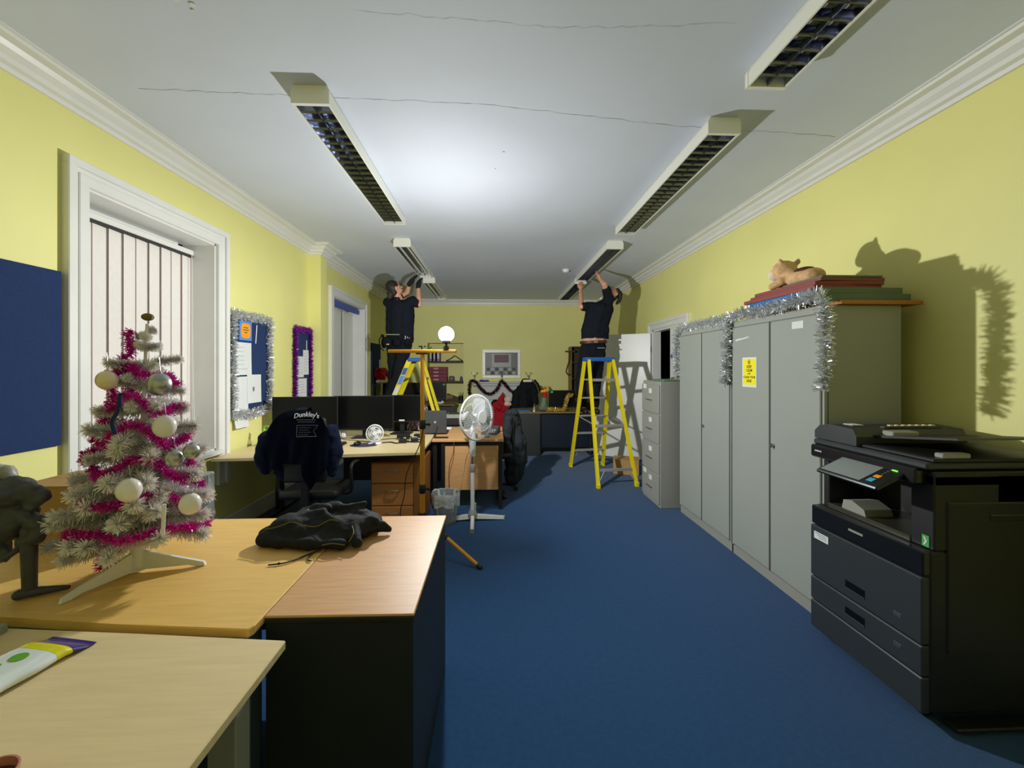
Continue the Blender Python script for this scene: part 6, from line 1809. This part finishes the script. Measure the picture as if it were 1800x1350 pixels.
for k in range(4):
    t = thing('box_file', ('lowest', 'second lowest', 'second highest', 'highest')[k] + ' maroon box file in the alcove stack', 'box file', (-1.3, YF + 0.1, 1.146 + 0.083 * k), 0, 'maroon box files')
    z = 1.147 + 0.083 * k
    MB().box(-1.505 + 0.004 * (k % 2), -1.10, YF + 0.0, YF + 0.27, z, z + 0.08, 0.003).build('case', 'redbox', t)
    MB().box(-1.40, -1.29, YF - 0.002, YF + 0.001, z + 0.022, z + 0.058).build('spine_label', mat('pale_pink_label', (196, 150, 160), 0.7), t)
    MB().box(-1.27, -1.25, YF - 0.002, YF + 0.001, z + 0.03, z + 0.05).build('catch', 'leather', t)
t = thing('leather_box', 'small dark maroon rounded box on the middle alcove shelf', 'box', (-1.0, YF + 0.1, 1.146))
MB().prism([(-1.065, 1.147), (-0.93, 1.147), (-0.935, 1.24), (-0.955, 1.265), (-1.04, 1.265), (-1.06, 1.24)], 'y', YF + 0.02, YF + 0.14).build('shell', 'leather', t)
MB().box(-1.005, -0.99, YF + 0.016, YF + 0.02, 1.20, 1.215).build('clasp', 'steel', t)
tag(MB().lathe([(0.03, 0.001), (0.03, 0.085), (0.015, 0.10), (0.015, 0.12)], (-0.775, YF + 0.05, 1.146), 14).build('purple_bottle', 'purplebox', loc=(-0.775, YF + 0.05, 1.146)), 'purple bottle at the end of the middle alcove shelf', 'bottle')
t = thing('cardboard_sleeve', 'flat brown box leaning on the low alcove shelf', 'box', (-1.02, YF, 0.705))
MB().hexa([(-1.10, YF - 0.0, 0.702), (-0.83, YF - 0.0, 0.702), (-0.83, YF + 0.2, 0.702), (-1.10, YF + 0.2, 0.702)], [(-1.10, YF, 0.86), (-0.83, YF, 0.76), (-0.83, YF + 0.2, 0.76), (-1.10, YF + 0.2, 0.86)]).build('carton', 'darkwood', t)
MB().box(-1.10, -0.97, YF - 0.004, YF, 0.75, 0.83).build('tape', 'midwood', t)
t = thing('pen_pot', 'black pot of pens on the low alcove shelf', 'pen pot', (-0.785, YF + 0.03, 0.70))
MB().lathe([(0.05, 0.001), (0.055, 0.11), (0.05, 0.11), (0.045, 0.01)], (-0.785, YF + 0.04, 0.70), 16).build('pot', 'black', t, 40)
for k in range(4):
    MB().cyl((-0.785 + 0.01 * k - 0.015, YF + 0.04, 0.72), (-0.83 + 0.035 * k, YF + 0.03, 0.88 + 0.02 * (k % 2)), 0.005, seg=6).build('pen', ('midwood', 'black', 'framegrey', 'leather')[k], t)
tag(blob('crumpled_tissue', [('e', (-1.12, 8.42, 0.75), (0.07, 0.04, 0.02)), ('e', (-1.06, 8.42, 0.765), (0.03, 0.03, 0.03))], 'whitepaper', None, 0.008, 1, (0.02, 0.03), loc=(-1.1, 8.42, 0.732)), 'crumpled white tissue on the far desk before the alcove', 'tissue')

# ------------------------------------------------------------------ fireplace, picture, garland
MY = YF - 0.22
fp_ = thing('fireplace', 'grey-white fireplace surround on the end wall with a dark opening', 'fireplace', (0.2, YF - 0.1, 0))
MB().box(-0.56, 0.95, MY - 0.06, YF - 0.001, 1.10, 1.14, 0.006).build('mantel_shelf', 'mantel', fp_)
MB().box(-0.50, 0.89, MY - 0.03, YF - 0.001, 1.05, 1.10, 0.008).build('mantel_moulding', 'mantel', fp_)
MB().box(-0.42, 0.82, MY + 0.04, YF - 0.001, 0.76, 1.05).build('frieze', 'mantel', fp_)
MB().box(-0.16, 0.56, MY + 0.02, MY + 0.05, 0.74, 0.79, 0.005).build('frieze_moulding', 'mantel', fp_)
for x0, x1 in ((-0.42, -0.13), (0.53, 0.82)):
    MB().box(x0, x1, MY + 0.02, YF - 0.001, 0.0, 0.76, 0.006).build('jamb', 'mantel', fp_)
    MB().box(x0 - 0.02, x1 + 0.02, MY - 0.0, YF - 0.001, 0.0, 0.16, 0.006).build('plinth', 'mantel', fp_)
for s, x in ((1, -0.13), (-1, 0.53)):
    MB().prism([(x, 0.50), (x, 0.76), (x + s * 0.12, 0.76), (x + s * 0.05, 0.68), (x + s * 0.02, 0.58)], 'y', MY + 0.05, MY + 0.09).build('corner_bracket', 'mantel', fp_)
MB().box(-0.13, 0.53, YF - 0.02, YF - 0.001, 0.0, 0.76).build('opening_back', 'hearth_dark', fp_)  # near-black panel closing the back of the opening
pc = thing('framed_picture', 'white framed grey photo collage above the fireplace', 'picture', (0.15, YF - 0.02, 1.2))
x0, x1, z0, z1 = -0.29, 0.59, 1.215, 1.87
fr = MB()
for a in ((x0, x1, z0, z0 + 0.07), (x0, x1, z1 - 0.07, z1), (x0, x0 + 0.07, z0 + 0.07, z1 - 0.07), (x1 - 0.07, x1, z0 + 0.07, z1 - 0.07)):
    fr.box(a[0], a[1], YF - 0.045, YF - 0.003, a[2], a[3], 0.006)
fr.build('frame', mat('white_picture_frame', (240, 238, 222), 0.35), pc)
MB().box(x0 + 0.06, x1 - 0.06, YF - 0.02, YF - 0.003, z0 + 0.06, z1 - 0.06).build('print', 'photo', pc)
MB().box(-0.07, 0.37, YF - 0.024, YF - 0.0195, 1.475, 1.775).build('mount', 'greymetal2', pc)
pr = MB().box(-0.015, 0.315, YF - 0.027, YF - 0.0235, 1.575, 1.755).build('centre_print', 'plumprint', pc)
mk = MB()
mk.tube(smooth_path([(0.02, YF - 0.028, 1.63), (0.08, YF - 0.028, 1.65), (0.16, YF - 0.028, 1.64), (0.22, YF - 0.028, 1.655), (0.28, YF - 0.028, 1.65)], 4), 0.004, 4)
mk.tube(smooth_path([(0.10, YF - 0.028, 1.71), (0.14, YF - 0.028, 1.725), (0.18, YF - 0.028, 1.71)], 4), 0.004, 4)
mk.build('print_marks', 'pinkceramic', pr)
for i in range(7):
    for j in range(2):
        MB().box(-0.19 + 0.098 * i, -0.115 + 0.098 * i, YF - 0.023, YF - 0.0195, 1.30 + 0.085 * j, 1.372 + 0.085 * j).build('photo', 'darkplastic' if (i + j) % 2 else 'framegrey', pc)
gp = [(-0.56, 9.22, 0.86), (-0.57, 9.22, 1.0), (-0.54, 9.22, 1.15), (-0.46, 9.24, 1.17), (-0.40, 9.24, 1.12), (-0.30, 9.25, 0.98), (-0.14, 9.25, 0.87), (0.02, 9.25, 0.95), (0.10, 9.25, 1.08), (0.15, 9.24, 1.17),
      (0.22, 9.25, 1.10), (0.32, 9.25, 0.97), (0.48, 9.25, 0.90), (0.62, 9.25, 0.99), (0.70, 9.25, 1.10), (0.76, 9.24, 1.18), (0.84, 9.23, 1.13), (0.90, 9.22, 0.98), (0.93, 9.22, 0.88)]
mb = tinsel(smooth_path(gp, 6), 0.05, 1400, 0.008, 71)
tag(mb.build('tinsel_garland', 'darkgar', recalc=False, loc=(0.15, 9.25, 1.0)), 'dark burgundy garland swagged along the mantelpiece', 'tinsel')
def deer_holder(label, x):
    t = thing('stocking_holder', label, 'ornament', (x, 9.36, 1.14), 0, 'antlered stocking holders on the mantel')
    MB().box(x - 0.05, x + 0.05, 9.31, 9.40, 1.141, 1.155, 0.003).build('foot_plate', 'silverball', t)
    MB().cyl((x, 9.36, 1.155), (x, 9.36, 1.25), 0.012).ball((x, 9.36, 1.265), (0.022, 0.03, 0.026), 12, 8).build('neck', 'silverball', t, 40)
    for s in (-1, 1):
        a = MB().tube(smooth_path([(x + s * 0.01, 9.36, 1.28), (x + s * 0.05, 9.36, 1.31), (x + s * 0.06, 9.36, 1.36)], 4), 0.004, 5)
        a.tube([(x + s * 0.045, 9.36, 1.305), (x + s * 0.025, 9.36, 1.345)], 0.004, 5).tube([(x + s * 0.055, 9.36, 1.33), (x + s * 0.085, 9.36, 1.345)], 0.004, 5)
        a.build('antler', 'silverball', t, 60)
deer_holder('antlered stocking holder at the alcove end of the mantelpiece', -0.46)
deer_holder('antlered stocking holder in the middle of the mantelpiece', 0.15)
deer_holder('antlered stocking holder at the coat end of the mantelpiece', 0.75)
tag(blob('cloth_bundle', [('e', (-0.30, 9.36, 1.165), (0.06, 0.05, 0.024)), ('e', (-0.20, 9.36, 1.162), (0.07, 0.05, 0.02))], mat('lilac_cloth', (150, 150, 200), 0.8).name and 'purplebox', None, 0.009, 2, (0.03, 0.02), loc=(-0.25, 9.36, 1.141)), 'small lilac cloth bundle on the mantelpiece', 'cloth')
sk = thing('gift_sack', 'red sack with a white soft-toy top before the fireplace', 'sack', (0.15, 8.9, 0.0))
blob('sack_body', [('e', (0.10, 8.9, 0.30), (0.22, 0.16, 0.30)), ('e', (0.12, 8.9, 0.60), (0.20, 0.13, 0.16)), ('c', (0.10, 8.9, 0.68), 0.09, (0.16, 8.9, 0.86), 0.035), ('c', (0.16, 8.9, 0.86), 0.035, (0.17, 8.9, 0.93), 0.015)], 'red', sk, 0.014, 3, (0.10, 0.05))
blob('white_top', [('e', (0.28, 8.86, 0.78), (0.085, 0.07, 0.07)), ('e', (0.26, 8.86, 0.68), (0.10, 0.07, 0.05))], 'plushwhite', sk, 0.012, 2, (0.04, 0.02))
mb = tinsel([(0.02, 8.76, 0.62), (0.10, 8.74, 0.55), (0.14, 8.75, 0.65), (0.05, 8.75, 0.70)], 0.03, 300, 0.006, 77)
mb.build('sack_trim', 'redfoil', sk, recalc=False)
tag(MB().box(-0.22, -0.10, 8.95, 9.10, 0.0, 0.70, 0.01).build('green_box', mat('teal_card', (60, 104, 100), 0.7), loc=(-0.16, 9.02, 0)), 'tall teal box beside the red sack', 'box')

# ------------------------------------------------------------------ far desk by the right ladder
cf = thing('black_coat', 'black coat with a pale collar standing over the far desk chair', 'coat', (0.55, 7.7, 0.3))
blob('coat_body', [('e', (0.50, 7.66, 0.85), (0.20, 0.12, 0.30)), ('e', (0.58, 7.66, 1.12), (0.13, 0.10, 0.14)), ('c', (0.70, 7.6, 1.10), 0.07, (0.74, 7.55, 0.85), 0.06), ('c', (0.42, 7.6, 1.0), 0.08, (0.36, 7.55, 0.75), 0.07), ('c', (0.52, 7.7, 0.75), 0.18, (0.52, 7.75, 0.40), 0.16)], 'blackcoat', cf, 0.014, 3, (0.10, 0.06))
blob('collar', [('c', (0.53, 7.56, 1.22), 0.025, (0.66, 7.56, 1.22), 0.025)], 'plushwhite', cf, 0.01, 2)
MB().tube(smooth_path([(0.72, 7.55, 1.24), (0.80, 7.53, 1.12), (0.82, 7.5, 1.02)], 4), 0.02, 6).build('scarf_loop', 'blackcoat', cf, 60)
office_chair('black office chair carrying the black coat behind the far desk', 0.55, 7.95, R(180), 'black', 1.05)
tag(MB().box(0.36, 0.58, 6.88, 7.1, 0.731, 0.75, 0.004).build('blue_folder', 'blueboard', loc=(0.45, 7, 0.731)), 'blue folder on the corner of the far desk', 'folder')
sv = thing('silver_bell', 'small silver bell ornament on the far desk', 'ornament', (0.66, 6.95, 0.73))
MB().lathe([(0.04, 0.001), (0.036, 0.02), (0.022, 0.06), (0.012, 0.085), (0.006, 0.09), (0.006, 0.11)], (0.66, 6.95, 0.73), 18).build('bell', 'chrome', sv, 40)
MB().ball((0.66, 6.95, 0.85), 0.011, 10, 6).build('knob', 'chrome', sv, 60)
rdr = thing('reindeer_ornament', 'orange-headed reindeer ornament with green body on the far desk', 'ornament', (0.83, 6.98, 0.73))
blob('green_body', [('c', (0.82, 6.98, 0.80), 0.075, (0.83, 6.98, 0.93), 0.05), ('e', (0.82, 6.98, 0.78), (0.09, 0.07, 0.05))], mat('dark_green_felt', (50, 66, 44), 0.9).name and 'greenfelt' if 'greenfelt' in M else 'greenboard', rdr, 0.01, 2, (0.03, 0.02))
blob('red_neck', [('c', (0.84, 6.98, 0.95), 0.035, (0.845, 6.98, 1.03), 0.03)], 'red', rdr, 0.008, 2)
blob('orange_head', [('c', (0.85, 6.98, 1.07), 0.03, (0.78, 6.96, 1.06), 0.02), ('c', (0.87, 6.98, 1.085), 0.012, (0.905, 6.98, 1.10), 0.008)], 'orange', rdr, 0.007, 2)
an = MB()
for s in (-1, 1):
    an.tube(smooth_path([(0.85, 6.98 + s * 0.01, 1.09), (0.85 + s * 0.04, 6.98, 1.13), (0.86 + s * 0.06, 6.98, 1.16)], 4), 0.005, 5).tube([(0.85 + s * 0.03, 6.98, 1.12), (0.85 + s * 0.01, 6.98, 1.16)], 0.005, 5)
an.build('antlers', 'tripod', rdr, 60)
mb = tinsel(smooth_path([(0.86, 6.93, 0.76), (0.95, 6.92, 0.765), (1.06, 6.92, 0.75), (1.15, 6.92, 0.76), (1.19, 6.95, 0.85), (1.22, 6.97, 0.96), (1.27, 7.0, 1.0), (1.32, 7.0, 0.98)], 6), 0.04, 1600, 0.008, 81)
tag(mb.build('tinsel_garland', 'gold', recalc=False, loc=(1.0, 6.95, 0.76)), 'gold tinsel trailing along the far desk and up the monitor', 'tinsel')
bk = thing('bookcase', 'tall dark bookcase with brown sides in the far corner', 'bookcase', (2.0, YF - 0.2, 0))
bx0, bx1, by0, by1, bh = 1.69, 2.44, YF - 0.36, YF - 0.03, 1.93
for x in (bx0, bx1 - 0.022):
    MB().box(x, x + 0.022, by0, by1, 0, bh, 0.002).build('side_panel', 'midwood', bk)
MB().box(bx0, bx1, by1 - 0.008, by1, 0, bh).build('back_panel', 'darkwood', bk)
for z in (0.06, 0.45, 0.83, 1.20, 1.56, 1.91):
    MB().box(bx0 + 0.022, bx1 - 0.022, by0 + 0.005, by1 - 0.008, z, z + 0.02).build('shelf', 'darkwood', bk)
rr = thing('red_ribbon', 'red ribbon hanging from the top corner of the far bookcase', 'ribbon', (1.66, by0 - 0.02, 1.4))
MB().box(1.56, 1.78, by0 - 0.012, by0 - 0.002, 1.80, 1.835, 0.003).build('ribbon_bar', 'leather', rr)
MB().tube(smooth_path([(1.66, by0 - 0.015, 1.80), (1.66, by0 - 0.02, 1.65), (1.60, by0 - 0.02, 1.45), (1.585, by0 - 0.02, 1.36), (1.63, by0 - 0.02, 1.30), (1.68, by0 - 0.02, 1.30)], 6), 0.016, 6).build('ribbon_tail', 'leather', rr, 60)

# cardboard box on the floor by the door
fbx = thing('cardboard_box', 'brown cardboard box on the carpet under the open door', 'box', (1.83, 5.72, 0), R(-20))
MB().box(-0.17, 0.17, -0.13, 0.13, 0.001, 0.20, 0.003).build('carton', 'card', fbx, world=False)
MB().box(-0.172, 0.172, -0.132, -0.002, 0.2005, 0.205).build('top_flap', 'card', fbx, world=False)
MB().box(-0.172, 0.172, 0.002, 0.132, 0.2005, 0.205).build('top_flap', 'card', fbx, world=False)
